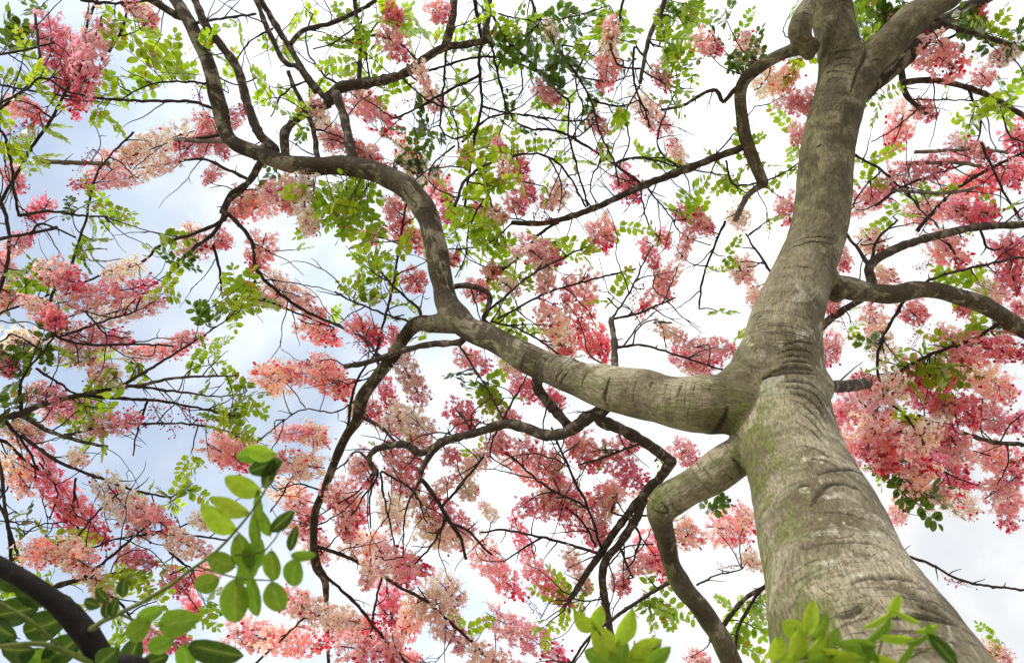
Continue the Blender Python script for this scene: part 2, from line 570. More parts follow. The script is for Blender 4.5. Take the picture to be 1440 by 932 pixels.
FOLDS = '''
1.3 1141,712 1148,700 1156,690 1166,681 1180,679 1196,683 1210,692 1222,706
0.7 1116,688 1130,683 1146,683
1.0 1150,668 1172,661 1195,660 1212,668 1222,682
0.6 1136,723 1160,720 1185,721 1210,727 1232,740 1252,760
0.9 1236,742 1250,752 1264,768
0.8 1136,772 1160,766 1190,762 1220,763 1246,772 1272,790
0.6 1120,768 1134,772 1146,770
0.6 1205,778 1225,780 1250,792 1268,800
0.8 1193,824 1208,816 1230,812 1258,812 1284,818 1306,832
1.0 1222,812 1250,820 1280,828 1310,846
0.8 1228,830 1256,826 1290,838 1316,848
1.1 1262,826 1290,836 1322,856
0.8 1240,872 1280,866 1320,872 1350,882
0.7 1290,850 1320,862 1340,874
0.9 1180,868 1200,862 1214,852
1.8 1086,524 1100,519 1120,517 1142,520
1.3 1072,533 1092,527 1115,523 1144,526
0.8 1092,498 1112,492 1130,493 1144,498
0.7 1090,506 1112,500 1130,501 1144,506
0.8 1096,512 1118,507 1144,512
0.7 1098,487 1120,481 1146,484
1.0 1098,538 1118,536 1140,540 1156,552
1.0 1106,545 1128,546 1148,556 1160,574
1.0 1112,552 1134,558 1152,574 1163,596
0.8 1110,562 1132,570 1150,588 1162,606
0.7 1116,575 1138,588 1156,608 1168,622
0.7 1120,592 1142,606 1160,624
0.7 1126,626 1150,632 1172,648
0.6 1128,650 1150,646 1176,654 1196,670
2.0 1022,574 1018,590 1008,606 990,618
1.3 1012,596 1000,612 988,622
0.8 1026,640 1040,656 1044,668
1.4 1216,64 1216,78 1212,90 1204,104 1200,118
1.0 1206,104 1200,118 1196,132
0.8 1168,78 1184,72 1198,72
0.7 1166,86 1184,82 1200,84
0.8 1170,96 1186,90 1200,92
0.7 1158,104 1174,100 1194,104
0.6 1220,88 1234,84 1244,92
0.7 1158,118 1172,110 1188,112
1.0 852,546 850,560 856,576
0.9 858,530 853,548 852,566
0.8 792,520 784,530 780,540
0.8 800,522 791,534 786,546
0.6 828,520 820,534 818,548
0.5 900,526 892,548 890,570
0.5 920,530 912,552
0.5 940,534 934,556
0.6 960,536 952,562
0.5 980,536 974,556
0.5 1000,540 996,556
0.8 1105,352 1140,340 1176,344
0.6 1108,344 1140,333 1180,338
0.6 1096,380 1120,374 1150,380
0.5 1080,430 1100,424 1120,428
0.7 1148,208 1156,204
0.7 930,706 938,716 940,726
0.7 918,716 932,722 946,720
'''
PARTOBJ = {}


def clean_owner(quads, f_owner, nk):
    """every part keeps only its largest connected piece; crumbs go to the neighbour"""
    edge = {}
    for fi, f in enumerate(quads.tolist()):
        for k in range(4):
            a, b = f[k], f[(k + 1) % 4]
            edge.setdefault((a, b) if a < b else (b, a), []).append(fi)
    nb = [[] for _ in range(len(quads))]
    for fs in edge.values():
        for a in fs:
            for b in fs:
                if a != b:
                    nb[a].append(b)
    own = f_owner.tolist()
    for _ in range(3):
        seen = [False] * len(own)
        comps = {}
        for st in range(len(own)):
            if seen[st]:
                continue
            seen[st] = True
            stack, comp = [st], []
            while stack:
                a = stack.pop()
                comp.append(a)
                for b in nb[a]:
                    if not seen[b] and own[b] == own[a]:
                        seen[b] = True
                        stack.append(b)
            comps.setdefault(own[st], []).append(comp)
        for k, cs in comps.items():
            cs.sort(key=len)
            for comp in cs[:-1]:
                votes = {}
                for a in comp:
                    for b in nb[a]:
                        if own[b] != k:
                            votes[own[b]] = votes.get(own[b], 0) + 1
                if votes:
                    w = max(votes, key=votes.get)
                    for a in comp:
                        own[a] = w
                else:
                    for a in comp:
                        own[a] = -1
    return np.array(own)


def build_trunk():
    mb = MB()
    samples, owner, keys = [], [], list(SK)
    for ki, key in enumerate(keys):
        path = smooth_path(sk3(key), 0.03)
        if key == 'trunk':
            for _ in range(3):
                path[3:-3] = sum(path[3 + o:len(path) - 3 + o] for o in range(-3, 4)) / 7
        if True:
            for i in range(len(path)):      # uneven girth
                q = Vector(path[i, :3]) * (3.0 if key == 'trunk' else 9.0)
                path[i, 3] *= 1 + (0.05 if key == 'trunk' else 0.13) * noise.noise(q + Vector((ki * 9, 0, 0)))
            if key not in ('trunk',):
                for i in range(len(path)):
                    path[i, :3] += np.array(noise.noise_vector(Vector(path[i, :3]) * 7 + Vector((ki, 2, 3)))) * path[i, 3] * 0.14
        cap_tube(mb, path)
        tg = np.gradient(path[:, :3], axis=0)
        ln = np.concatenate([[0], np.cumsum(np.linalg.norm(np.diff(path[:, :3], axis=0), axis=1))])
        tg /= np.linalg.norm(tg, axis=1)[:, None]
        samples.append(np.hstack([path, tg, ln[:, None]]))
        owner.append(np.full(len(path), ki))
    # collars where limbs leave the trunk
    for c in ([(1075, 545, 58, 2.66), (1055, 590, 62, 2.62), (1062, 632, 50, 2.58)], [(1094, 470, 72, 2.92), (1076, 505, 82, 2.82), (1060, 535, 84, 2.74), (1020, 558, 68, 2.7), (975, 563, 66, 2.71)], [(1195, 122, 44, 3.7), (1210, 92, 40, 3.72)], [(1160, 392, 40, 3.16), (1176, 412, 28, 3.18)],
              [(640, 452, 36, 3.36), (604, 456, 25, 3.46)], [(1110, 520, 92, 2.84), (1135, 545, 70, 2.76)], [(878, 548, 60, 2.8), (846, 540, 60, 2.88)]):
        rows = np.array([(*P(x, y, d), w * d / FPX / 2) for x, y, w, d in c])
        cap_tube(mb, smooth_path(rows, 0.02))
    v, c, q, t = mb.arrays()
    tmp = link("tmp", mesh_from("tmp", v, q, t, None))
    md = tmp.modifiers.new("r", 'REMESH')
    md.mode = 'VOXEL'
    md.voxel_size = 0.0068
    sm = tmp.modifiers.new("s", 'SMOOTH')
    sm.factor = 0.5
    sm.iterations = 14
    dg = bpy.context.evaluated_depsgraph_get()
    ev = tmp.evaluated_get(dg)
    me = ev.to_mesh()
    nv = len(me.vertices)
    co = np.zeros(nv * 3, np.float32)
    me.vertices.foreach_get('co', co)
    co = co.reshape(-1, 3).astype(float)
    nl = len(me.loops)
    li = np.zeros(nl, np.int32)
    me.loops.foreach_get('vertex_index', li)
    assert nl == 4 * len(me.polygons)
    quads = li.reshape(-1, 4)
    ev.to_mesh_clear()
    bpy.data.objects.remove(tmp)
    sam = np.vstack(samples)
    own = np.concatenate(owner)
    near = np.zeros(nv, int)
    for a in range(0, nv, 8000):
        d = np.linalg.norm(co[a:a + 8000, None] - sam[None, :, :3], axis=2) - sam[None, :, 3]
        near[a:a + 8000] = d.argmin(1)
    s = sam[near]
    tg = s[:, 4:7]
    rel = co - s[:, :3]
    along = s[:, 7] + (rel * tg).sum(1)
    ref = np.array([0.25, 0.9, 0.1])
    u = ref - tg * (tg @ ref)[:, None]
    u /= np.linalg.norm(u, axis=1)[:, None]
    w = np.cross(tg, u)
    bark = np.stack([(rel * u).sum(1), (rel * w).sum(1), along], 1)
    bark += own[near][:, None] * np.array([3.1, 1.7, 5.3])

    def normals(co):
        fn = np.cross(co[quads[:, 2]] - co[quads[:, 0]], co[quads[:, 3]] - co[quads[:, 1]])
        n = np.zeros_like(co)
        for k in range(4):
            np.add.at(n, quads[:, k], fn)
        return n / (np.linalg.norm(n, axis=1)[:, None] + 1e-12)

    n = normals(co)
    r = s[:, 3]
    disp = np.zeros(nv)
    for i in range(nv):
        b = bark[i]
        x, y, z = b
        h = noise.noise(Vector((x * 6, y * 6, z * 3))) * 0.5
        h += 0.35 * noise.noise(Vector((x * 5, y * 5, z * 17)))
        disp[i] = h
    amp = np.clip(r * 0.05, 0.0015, 0.008)
    # folds and wrinkles of the bark, traced on the surface
    pre = BVHTree.FromPolygons([tuple(c) for c in co], [tuple(int(k) for k in f) for f in quads])
    kd_pts, kd_w = [], []
    for line in FOLDS.strip().split('\n'):
        ff = line.split()
        fw = float(ff[0])
        pp = smooth_path(np.array([(*map(float, p.split(',')), 0) for p in ff[1:]]), 1.0)
        m = len(pp)
        for i, (x, y, _) in enumerate(pp):
            y += 1.6 * noise.noise(Vector((i * .12, fw * 9 + ff[1].__hash__() % 1, len(line))))
            h, _, _, _ = pre.ray_cast(CAM, (P(x, y, 1.0) - CAM).normalized())
            if h and (h - CAM).length < 6:
                kd_pts.append(h)
                kd_w.append(fw * (0.35 + 0.65 * math.sin(math.pi * min(1, max(0, (i + 1) / (m + 1))))) * (1 + .5 * noise.noise(Vector((i * .2, len(line), 4)))))
    from mathutils.kdtree import KDTree
    kd = KDTree(len(kd_pts))
    for i, h in enumerate(kd_pts):
        kd.insert(h, i)
    kd.balance()
    crack = np.zeros(nv)
    for i in range(nv):
        hit, idx, dist = kd.find(co[i])
        if dist < 0.05:
            wd = 0.0074 * kd_w[idx] * (1.0 if r[i] > .17 else .8)
            crack[i] = math.exp(-(dist / wd) ** 2) * min(1, 1.5 * kd_w[idx])
            disp[i] += 0.25 * math.exp(-((dist - 2.4 * wd) / wd) ** 2)
    co = co + n * (disp * amp - crack * np.clip(r * .04, .002, .006))[:, None]
    n = normals(co)
    young = 1 - np.clip((r - 0.05) / 0.045, 0, 1)
    young = young * young * (3 - 2 * young)
    okey = own[near]
    kidx = {k: i for i, k in enumerate(keys)}
    for k, lo in (('trunk', 0.0), ('fork_stem', 0.1), ('low_limb', 0.35), ('burl', 0.1), ('bent_limb', 0.75), ('right_limb', 0.8)):
        mk = okey == kidx[k]
        young[mk] = np.minimum(young[mk], lo) if k != 'low_limb' else 1 - np.clip((r[mk] - .034) / .034, 0, 1)
    moss = np.clip(-n[:, 0] * 0.9 + n[:, 1] * -0.05 - 0.15 - n[:, 2] * 0.15, 0, 1)
    low = np.clip((4.1 - co[:, 2]) / 1.2, 0.25, 1)
    moss = np.clip(moss * 2.0 * low, 0, 0.95)
    # moss collects in the crotch of the two left limbs
    cr = np.array(P(1040, 612, 2.55))
    moss = np.maximum(moss, np.clip(1.25 - np.linalg.norm(co - cr, axis=1) / 0.26, 0, 0.95))
    shade_burl_tone = np.clip((co[:, 2] - 3.45) / 0.9, 0, 1) * 0.85  # shade of the crown painted into the bark colour, deeper with height
    shade_burl_tone[~np.isin(okey, [kidx['trunk'], kidx['fork_stem']])] = 0.0
    shade_burl_tone[okey == kidx['fork_stem']] = .8  # same painted crown shade on the fork
    shade_burl_tone[okey == kidx['burl']] = .55
    tone = np.stack([young, moss, shade_burl_tone, crack], 1).astype(np.float32)
    fo = okey[quads]
    f_owner = np.where((fo == fo[:, :1]).all(1), fo[:, 0], np.median(fo, axis=1).astype(int))
    valid = np.isin(f_owner, np.arange(len(keys)))
    f_owner[~valid] = 0
    f_owner = clean_owner(quads, f_owner, len(keys))
    print('trunk verts', nv)
    bvh = BVHTree.FromPolygons([tuple(c) for c in co], [tuple(int(k) for k in f) for f in quads])
    for ki, key in enumerate(keys):
        fs = quads[f_owner == ki]
        ids, inv = np.unique(fs, return_inverse=True)
        fs = inv.reshape(-1, 4)
        me = mesh_from(PART[key], co[ids] - NB, fs, np.zeros((0, 3), int), M_BARK)
        at = me.attributes.new('bark', 'FLOAT_VECTOR', 'POINT')
        at.data.foreach_set('vector', bark[ids].astype(np.float32).ravel())
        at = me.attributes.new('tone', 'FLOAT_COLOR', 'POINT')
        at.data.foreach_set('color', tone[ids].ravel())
        me.normals_split_custom_set_from_vertices([tuple(x) for x in n[ids]])
        o = link(PART[key], me, tree)
        if key in PLABEL:
            o['label'] = PLABEL[key]
        PARTOBJ[key] = o
        path = smooth_path(np.array([(x, y, d, wd) for x, y, wd, d in SK[key]], float) * np.array([1, 1, 100, 1]), 6)
        if key != 'burl':
            for x, y, d, wd in path:
                FIELD.append((x, y, d / 100, wd / 2, 'M', 1 if wd > 30 else 0, o))
    return bvh


BVH = build_trunk()


def on_trunk(x, y):
    dr = (P(x, y, 1.0) - CAM).normalized()
    h, nrm, _, _ = BVH.ray_cast(CAM, dr)
    return h, nrm


# marks scratched into the bark: strokes in photograph pixels
def carve():
    st = []
    el = [(1178 + 23 * math.cos(a) * (1 + .04 * math.sin(3 * a)), 748 + 9 * math.sin(a)) for a in np.linspace(0, 6.1, 16)]
    st.append(el)
    el2 = [(1180 + 19 * math.cos(a), 749 + 6.5 * math.sin(a)) for a in np.linspace(0.5, 6.4, 12)]
    st.append(el2)
    raw = """1118,705 1124,700 1129,704 1136,709 1141,712|1126,700 1131,703|1141,712 1147,703 1154,694 1158,688|1134,703 1139,700
1116,688 1128,684 1140,683|1145,682 1146,688
1135,757 1136,768 1142,770|1128,770 1145,771 1158,768|1166,765 1167,777|1166,765 1172,764 1174,770 1168,772 1176,777|1180,763 1178,776 1186,777|1182,769 1188,768|1184,762 1190,779|1160,762 1158,772
1165,789 1166,806 1174,805|1176,793 1172,800 1178,800 1176,794|1180,790 1182,798|1184,796 1187,789 1190,797|1191,789 1192,797|1191,793 1198,788|1192,793 1200,797|1203,787 1202,796 1208,797|1203,791 1208,790
1210,780 1218,782 1222,779|1214,785 1225,785|1216,778 1222,788|1227,781 1232,778
1137,814 1149,809 1151,815|1138,815 1141,822 1150,818
1152,825 1162,832 1172,838|1156,838 1164,834 1176,836|1165,826 1175,820 1184,822|1170,842 1178,846|1162,843 1172,846|1176,830 1186,828|1180,837 1176,848
1200,828 1212,834 1220,838|1206,836 1212,840 1218,833
1218,845 1226,852 1236,860|1236,846 1230,854 1224,864|1222,858 1230,866|1230,850 1250,862|1238,842 1242,850
1178,868 1190,866 1200,860|1184,872 1186,866|1194,870 1197,862
1250,866 1264,870 1280,872|1256,872 1262,866|1270,874 1276,868|1292,856 1300,862|1298,854 1304,858
1240,880 1262,886 1290,890|1246,892 1258,884|1262,896 1282,884|1284,898 1300,888"""
    for line in raw.split('\n'):
        for s in line.split('|'):
            st.append([tuple(map(float, p.split(','))) for p in s.split()])
    mb = MB()
    for k, s in enumerate(st):
        pp = smooth_path(np.array([(x, y, 0) for x, y in s]), 1.3)
        run = []
        for i, (x, y, _) in enumerate(pp):
            x += 0.7 * noise.noise(Vector((i * .9, k * 3.3, 0)))
            y += 0.7 * noise.noise(Vector((i * .9, k * 3.3, 5)))
            h, nr = on_trunk(x, y)
            if h and (h - CAM).length < 2.9:
                run.append(np.array(h - nr * 0.0006) - NB)
        if len(run) > 2:
            run = np.array(run)
            rr = 0.0011 + 0.0015 * np.array([abs(noise.noise(Vector((i * .5, k, 9)))) for i in range(len(run))])
            rr[0] *= .5
            rr[-1] *= .5
            tube(mb, run, rr, 5)
    o = link("carved_lettering", mb.mesh("carved_lettering", M_CARVE), PARTOBJ['trunk'])
    o['label'] = "old scratched letters and an oval healed into the bark"


carve()

# ------------------------------------------------------------------ neighbour tree on the left
BASE_B = Vector((-3.35, 2.55, 0.0))
tree_b = thing("blossom_tree", "slender pink blossom tree whose thin dark boughs fan in from the left edge", "tree", BASE_B)

# tree, start width, end width, depth (or *), points
BR = """
M 15 11 * 372,206 388,211 364,187 347,143 334,97 310,63 290,37 274,0
M 16 14 * 503,238 492,205 484,165 472,131
M 15 12 * 402,224 401,187 425,162 464,146
M 19 10 * 462,140 480,123 530,115 570,103 597,83 623,68 660,62 690,56
M 12 9 * 685,58 683,40 686,20 688,0
M 13 11 * 625,68 635,33 638,0
M 10 8 * 464,146 434,110 407,67 384,30 367,0
M 9 7 * 445,130 420,95 400,87 377,43 360,0
M 9 6 * 446,222 440,180 424,143 412,120 405,100
M 8 5 * 408,62 427,43 460,35 480,27 510,13 530,0
M 12 8 * 252,24 232,12 213,0
M 5 3 * 268,34 300,28 330,24 360,20
M 5 3 3.9:4.2 113,0 157,5 190,4 213,0
M 5 3 * 297,152 267,143 200,142 127,138 67,132 0,120
M 4 2 * 290,117 240,115 200,123 167,143
D 8 6 * 314,199 250,197 247,195
D 8 7 4.0:4.0 57,227 100,229 153,230
M 12 9 * 368,226 347,260 320,284 314,311
M 9 4 * 347,260 335,266 322,275 314,290 310,300
M 7 3 * 317,300 300,328 267,354 234,391 220,408 167,421 117,438 73,454
M 6 3 * 312,312 274,328 227,344 200,368 147,384 117,398 77,408
M 7 4 * 320,300 347,328 357,348 360,378 384,404 414,428 447,446 480,458
M 6 3 * 352,254 317,237 284,224 234,230 180,240
M 6 3 * 310,190 275,195 247,195
M 5 3 * 300,345 305,362 310,390 313,420
M 4 3 * 360,395 345,410 380,425 430,445 470,462
B 12 10 3.5:3.6 -70,600 -20,590 20,584 50,572
B 10 3 * 45,573 100,558 167,545 200,541 250,531 334,528
B 6 3 * 115,556 187,561 234,565 300,578 330,585
B 5 2 * 190,543 267,553 300,557 334,556
B 6 2 * 165,546 200,525 267,484 317,451
B 6 3 * 30,575 30,535 60,495 76,472
B 5 3 * 73,471 117,484 184,484 244,486
B 5 3 * 85,473 140,454 190,438
B 4 3 * 50,518 93,545 113,558
B 8 5 * 20,584 33,585 67,605 113,620 150,628
B 5 3 * 90,612 167,598 234,595 284,598 327,608
B 5 3 * 5,588 33,622 53,660
B 4 2 * 207,565 200,585 190,618 188,640
B 7 5 3.5:3.9 -90,560 -20,440 3,398 13,348 10,311 0,280
B 6 5 3.5:3.9 -100,400 -40,350 0,336 43,328 80,320
B 4 3 * 43,328 60,315 107,334
B 5 3 * 78,470 72,418 97,378 110,344 120,311 134,250 150,225 187,187
B 4 3 * -30,460 0,441 43,424 70,415
B 5 3 3.6:4.0 -100,110 -40,85 0,77 37,70 77,60
B 5 4 3.6:4.0 -90,250 -30,175 0,153 37,123 55,90 53,57 50,20
B 6 4 3.7:4.1 -80,420 0,285 32,230 47,204 73,167 90,133 115,90 123,33 137,0
B 5 3 * 153,73 175,33 177,0
B 5 4 3.6:3.9 -60,160 0,183 15,227 20,267 27,304
B 5 3 * 27,304 67,297 120,304 147,304
B 4 3 3.6:3.8 -40,165 30,130 60,110 95,128 120,135
B 6 4 3.4:3.6 -80,600 0,618 33,645 53,660
B 6 3 * 30,612 43,622 83,649 140,672 187,689 240,699
B 6 5 3.4:3.4 -30,590 0,655 5,699 13,755 15,790 10,830
B 5 4 3.4:3.4 -40,660 0,712 20,765 30,795 42,830
B 10 6 3.3:3.5 40,850 77,825 117,814 160,808
B 6 3 * 115,814 157,782 187,755 213,735
B 4 3 * 80,792 133,769 167,757 233,749 320,759
B 4 3 * 180,683 143,715 113,749 97,779 80,792
B 4 3 * 107,672 104,700 107,732 116,770 113,800
B 4 2 * 200,752 233,745 273,735 310,732
B 4 3 * 233,750 237,772 257,792 270,800
B 5 3 * 130,818 153,835 173,852 190,880
B 4 2 3.4:3.6 -30,740 0,700 30,660 53,655
M 18 15 * 755,540 767,561 790,588 802,603
M 22 12 * 850,572 825,588 800,606 770,612 740,602 710,596 680,605 650,613 623,621 610,633
M 13 9 * 625,620 593,637 570,625 540,628 525,634 519,648 530,664
M 11 7 * 608,634 594,658 590,678
M 7 5 * 591,672 600,682 620,712 633,735 647,755 655,785
M 5 4 * 622,712 640,692 653,675 668,658 680,642
M 5 3 * 628,728 610,762 597,778 583,792
M 5 3 * 632,735 657,745 680,769 692,780
M 4 2 * 530,662 510,700 480,745 450,780
M 4 2 * 528,660 505,690 480,705 440,730
M 4 2 * 534,664 540,700 552,750 557,789
M 4 2 * 532,664 520,700 522,742
M 4 2 * 536,662 580,690 600,735
M 4 2 * 520,648 500,635 480,655 465,662
M 4 2 * 590,676 570,720 567,782
M 6 4 * 446,768 480,779 513,795 563,825 600,845 630,872 667,905 693,932
M 5 4 * 448,800 480,829 507,855 533,889 573,932
M 4 3 * 537,812 527,852 520,909
M 5 3 * 843,778 813,769 763,755 707,745 673,749
M 4 2 * 763,754 730,775 707,789
M 20 16 * 846,592 873,603 907,622 930,638 945,650
M 16 9 * 945,648 928,672 913,687 893,710 867,744 843,780 825,806 812,826 800,845
M 14 11 * 905,700 898,722 873,762 852,787 847,815 852,850 860,899
M 7 4 * 940,819 887,852 830,895 805,930
M 5 4 * 848,780 827,715 807,672 787,629 775,600
M 4 3 * 826,712 770,685 727,649 693,622
M 4 3 * 838,768 820,735 797,715
M 5 3 * 905,622 857,639 813,655
M 5 3 * 920,690 940,720 880,725 860,720
M 5 3 * 870,765 880,790 890,812
M 4 3 * 890,735 900,755 890,790
M 14 10 * 1226,396 1222,380 1224,372 1243,358 1277,343 1327,329 1377,319 1440,316
M 8 4 * 1223,374 1207,351 1196,338 1185,322
M 6 3 * 1226,366 1233,338 1248,322 1262,310
M 5 3 * 1295,406 1307,394 1360,378 1424,364 1440,362
M 12 9 4.2:3.8 1147,468 1173,444 1203,426 1222,415
M 20 17 2.9:3.3 1140,545 1160,543 1187,543 1219,539
M 5 4 * 1272,420 1243,471 1234,505 1243,558 1267,578 1290,608 1300,625
M 6 4 * 1407,452 1367,478 1327,491 1294,505 1260,525
M 9 6 3.9:3.7 1290,585 1320,600 1360,611 1400,622 1432,624 1450,628
M 5 3 4.0:4.2 1085,384 1067,358 1048,328
M 5 3 3.9:4.1 1020,311 1000,358 987,398 983,434
D 11 8 * 1073,258 1050,277 1033,311
M 13 8 * 1046,207 1000,224 960,240 907,260 864,280 824,297 770,313 720,314
M 6 3 * 800,304 760,328 727,364 680,398
M 8 4 * 1037,122 1017,143 1007,127 987,133 960,148 930,155
M 12 6 * 1262,88 1267,100 1274,133 1294,153 1303,160
M 10 7 * 1272,116 1300,113 1327,115 1360,123 1394,137 1440,163
M 8 6 * 1300,30 1314,27 1344,40 1387,52 1440,70
M 6 4 * 1270,70 1287,62 1320,58 1344,50
D 6 5 4.2:4.3 1287,214 1334,212 1380,210 1417,215
D 7 5 4.2:4.1 1274,230 1344,229 1380,234
D 6 5 4.0:4.1 1254,267 1327,272 1374,264
M 4 3 4.1:4.2 1200,217 1240,240 1280,277 1310,300
M 5 3 4.1:4.2 1230,290 1267,264 1310,247 1360,230
M 7 4 4.1:4.2 1290,325 1304,307 1344,267 1387,240 1440,214
M 4 3 4.1:4.1 1380,200 1394,234 1414,274 1437,310
M 3 2 * 1276,140 1294,140 1394,142
M 5 3 4.2:3.9 740,-20 757,27 780,63 807,100 830,140 844,187 864,230 870,262
M 5 3 * 692,22 717,60 764,107 787,133 800,145 800,187 814,244 827,290
M 4 3 * 690,60 707,133 724,170 754,184
M 5 3 * 640,290 654,254 687,230 734,217 770,220 800,247 824,292
M 5 4 * 906,262 847,220 790,187 754,182
M 10 6 4.1:4.0 938,-20 932,10 914,50 905,90 900,117
M 4 3 * 906,80 892,67 893,120 905,150 914,180
M 5 4 * 677,60 674,90 677,150 667,194 660,240 652,300
M 4 3 * 627,72 624,120 620,180 640,195 655,190
M 5 3 * 676,105 650,118 614,137 580,156 554,167
M 7 6 * 505,112 506,67 502,30 498,0
M 6 5 4.1:4.2 668,0 674,40 680,62
M 5 4 * 592,440 563,411 540,388
M 11 8 * 655,470 647,481 607,484 573,491 540,502 510,511 485,515
M 10 8 * 628,405 650,402 670,404 688,414 685,436 680,451 697,462 715,472
M 4 3 * 688,436 737,394 780,368 857,334
M 4 3 * 700,448 714,441 764,414 814,398 894,378
M 4 3 * 690,452 727,461 767,484 800,511
M 12 9 * 864,520 864,484 859,448
M 5 3 * 862,448 897,441 927,428 950,418
M 4 3 * 861,446 887,408 910,358
M 5 3 * 866,488 907,486 957,501 1000,515 1030,525
M 3 2 * 890,484 897,461 917,451 944,454
M 6 4 * 507,585 540,604 557,622
M 5 3 * 538,520 530,494 552,404 567,311 575,270
M 4 3 * 535,500 510,475 480,461 455,450
M 4 3 * 590,455 540,441 490,421 470,410
M 4 2 * 645,484 667,518 690,555 707,590
M 4 2 * 708,592 720,565 735,540 745,520
M 4 3 4.2:4.0 360,932 400,895 427,869
M 9 5 4.0:3.7 1000,900 1017,879 1047,842 1080,822 1100,812
M 6 4 3.7:4.0 1100,815 1070,829 1040,879 1035,915 1040,950
M 5 3 3.9:4.1 1240,772 1275,782 1307,792 1343,812 1380,822 1440,829
M 3 2 4.2:4.3 980,822 1010,808 1043,800
M 3 2 * 440,640 420,655 400,690 380,720
M 5 3 * 487,612 500,540 530,494
M 4 3 4.0:4.2 1205,560 1234,590 1262,650 1285,660 1320,668
M 4 3 4.0:4.2 1240,655 1275,648 1310,655 1345,672
M 4 2 4.0:4.2 1262,650 1268,690 1270,720
M 3 2 * 720,60 700,100 712,150 700,200
M 3 2 * 760,30 730,70 735,120 720,150
M 3 2 * 830,60 810,110 820,160 800,200
M 3 2 * 840,170 815,190 780,195
M 3 2 * 847,220 830,260 840,290
M 3 2 * 770,220 790,260 785,300
M 3 2 * 654,254 690,262 730,255 765,262
M 3 2 * 614,137 640,170 645,215
M 3 2 * 905,100 940,120 975,125
M 3 2 * 900,120 880,160 885,200 870,235
M 3 2 * 720,314 690,340 650,350
M 3 2 * 510,30 470,60 440,70
M 3 2 * 384,40 350,60 330,90
M 3 2 * 430,115 400,130 380,165
M 3 2 * 297,100 330,120 360,110
M 3 2 * 640,205 610,230 600,260
M 3 2 * 780,63 820,70 850,90
M 3 2 * 820,110 860,115 890,105
M 4 2 * 677,150 720,160 760,165 800,170 840,168
M 4 2 * 650,200 690,165 740,162 770,170
M 4 2 * 960,240 930,215 925,190 940,150 955,120
M 3 2 * 1000,224 1040,180 1060,150
M 4 2 * 864,230 900,222 960,236 1010,245
M 4 2 * 830,140 870,150 900,140
M 4 3 4.0:4.1 880,-20 870,30 860,60 868,90 905,98
M 3 2 * 700,20 740,28 800,25 850,10
M 4 2 * 560,105 600,140 640,150 680,110
M 4 2 * 480,120 450,100 430,60 440,20
M 3 2 * 520,115 515,60 540,20 545,-10
M 4 2 * 590,90 560,60 520,50 480,60
M 4 2 * 440,180 470,190 500,200
M 4 3 * 600,100 650,85 690,80 730,90 770,110
M 3 2 * 680,250 700,300 760,312 800,310
M 3 2 * 907,260 940,300 960,330 1000,345
M 3 2 * 900,265 910,310 930,340
M 4 2 4.0:4.2 1020,225 1035,260 1090,250 1130,225
M 3 2 * 1240,240 1210,270 1195,300
M 4 2 * 1343,358 1320,320 1290,290 1270,255
M 4 2 * 1377,319 1390,350 1420,345 1445,330
M 3 2 * 1294,150 1260,180 1225,200
M 4 2 * 1360,123 1380,170 1372,205
M 3 2 * 1404,140 1420,190 1440,200
M 3 2 * 680,280 660,320 655,360 640,390
M 3 2 * 577,262 600,240 640,235 660,240
M 4 2 * 547,508 520,530 490,540
M 3 2 * 505,560 470,580 430,575 400,590
M 3 2 * 455,690 420,680 390,690
M 3 2 * 443,740 480,720 510,690
M 3 2 * 660,610 665,580 690,560
M 3 2 * 700,600 690,640 720,660
M 3 2 * 610,630 640,600 665,590 690,600
M 3 2 * 850,800 880,770 920,765
M 3 2 * 852,840 820,845 790,830
M 3 2 * 945,800 930,780 920,750
M 3 2 * 1010,895 990,880 975,850
B 3 2 * 120,438 150,470 180,475
B 3 2 * 60,495 20,470 0,480
B 3 2 * 100,558 130,590 150,640
B 3 2 * 55,650 80,690 70,730
B 3 2 * 20,765 50,740 90,735
B 3 2 * 37,123 70,110 100,115
B 3 2 * 73,167 50,150 20,140
"""


def near_field(x, y, tree_key=None, exclude=None, thick_ok=True):
    best, bd = None, 1e9
    A = FIELD_NP()
    d = np.hypot(A[:, 0] - x, A[:, 1] - y) - A[:, 3] * 0.9
    if tree_key:
        d = d + np.where(A[:, 4] == (0 if tree_key == 'M' else 1), 0, 1e6)
    if not thick_ok:
        d = d + A[:, 5] * 1e5
    i = int(d.argmin())
    return i, float(d[i])


_cache = [None, 0]


def FIELD_NP():
    if _cache[1] != len(FIELD):
        _cache[0] = np.array([(f[0], f[1], f[2], f[3], 0 if f[4] == 'M' else 1, f[5]) for f in FIELD], float)
        _cache[1] = len(FIELD)
    return _cache[0]


def snap_start(x, y, tk):
    i, d = near_field(x, y, tk)
    return (FIELD[i], d)


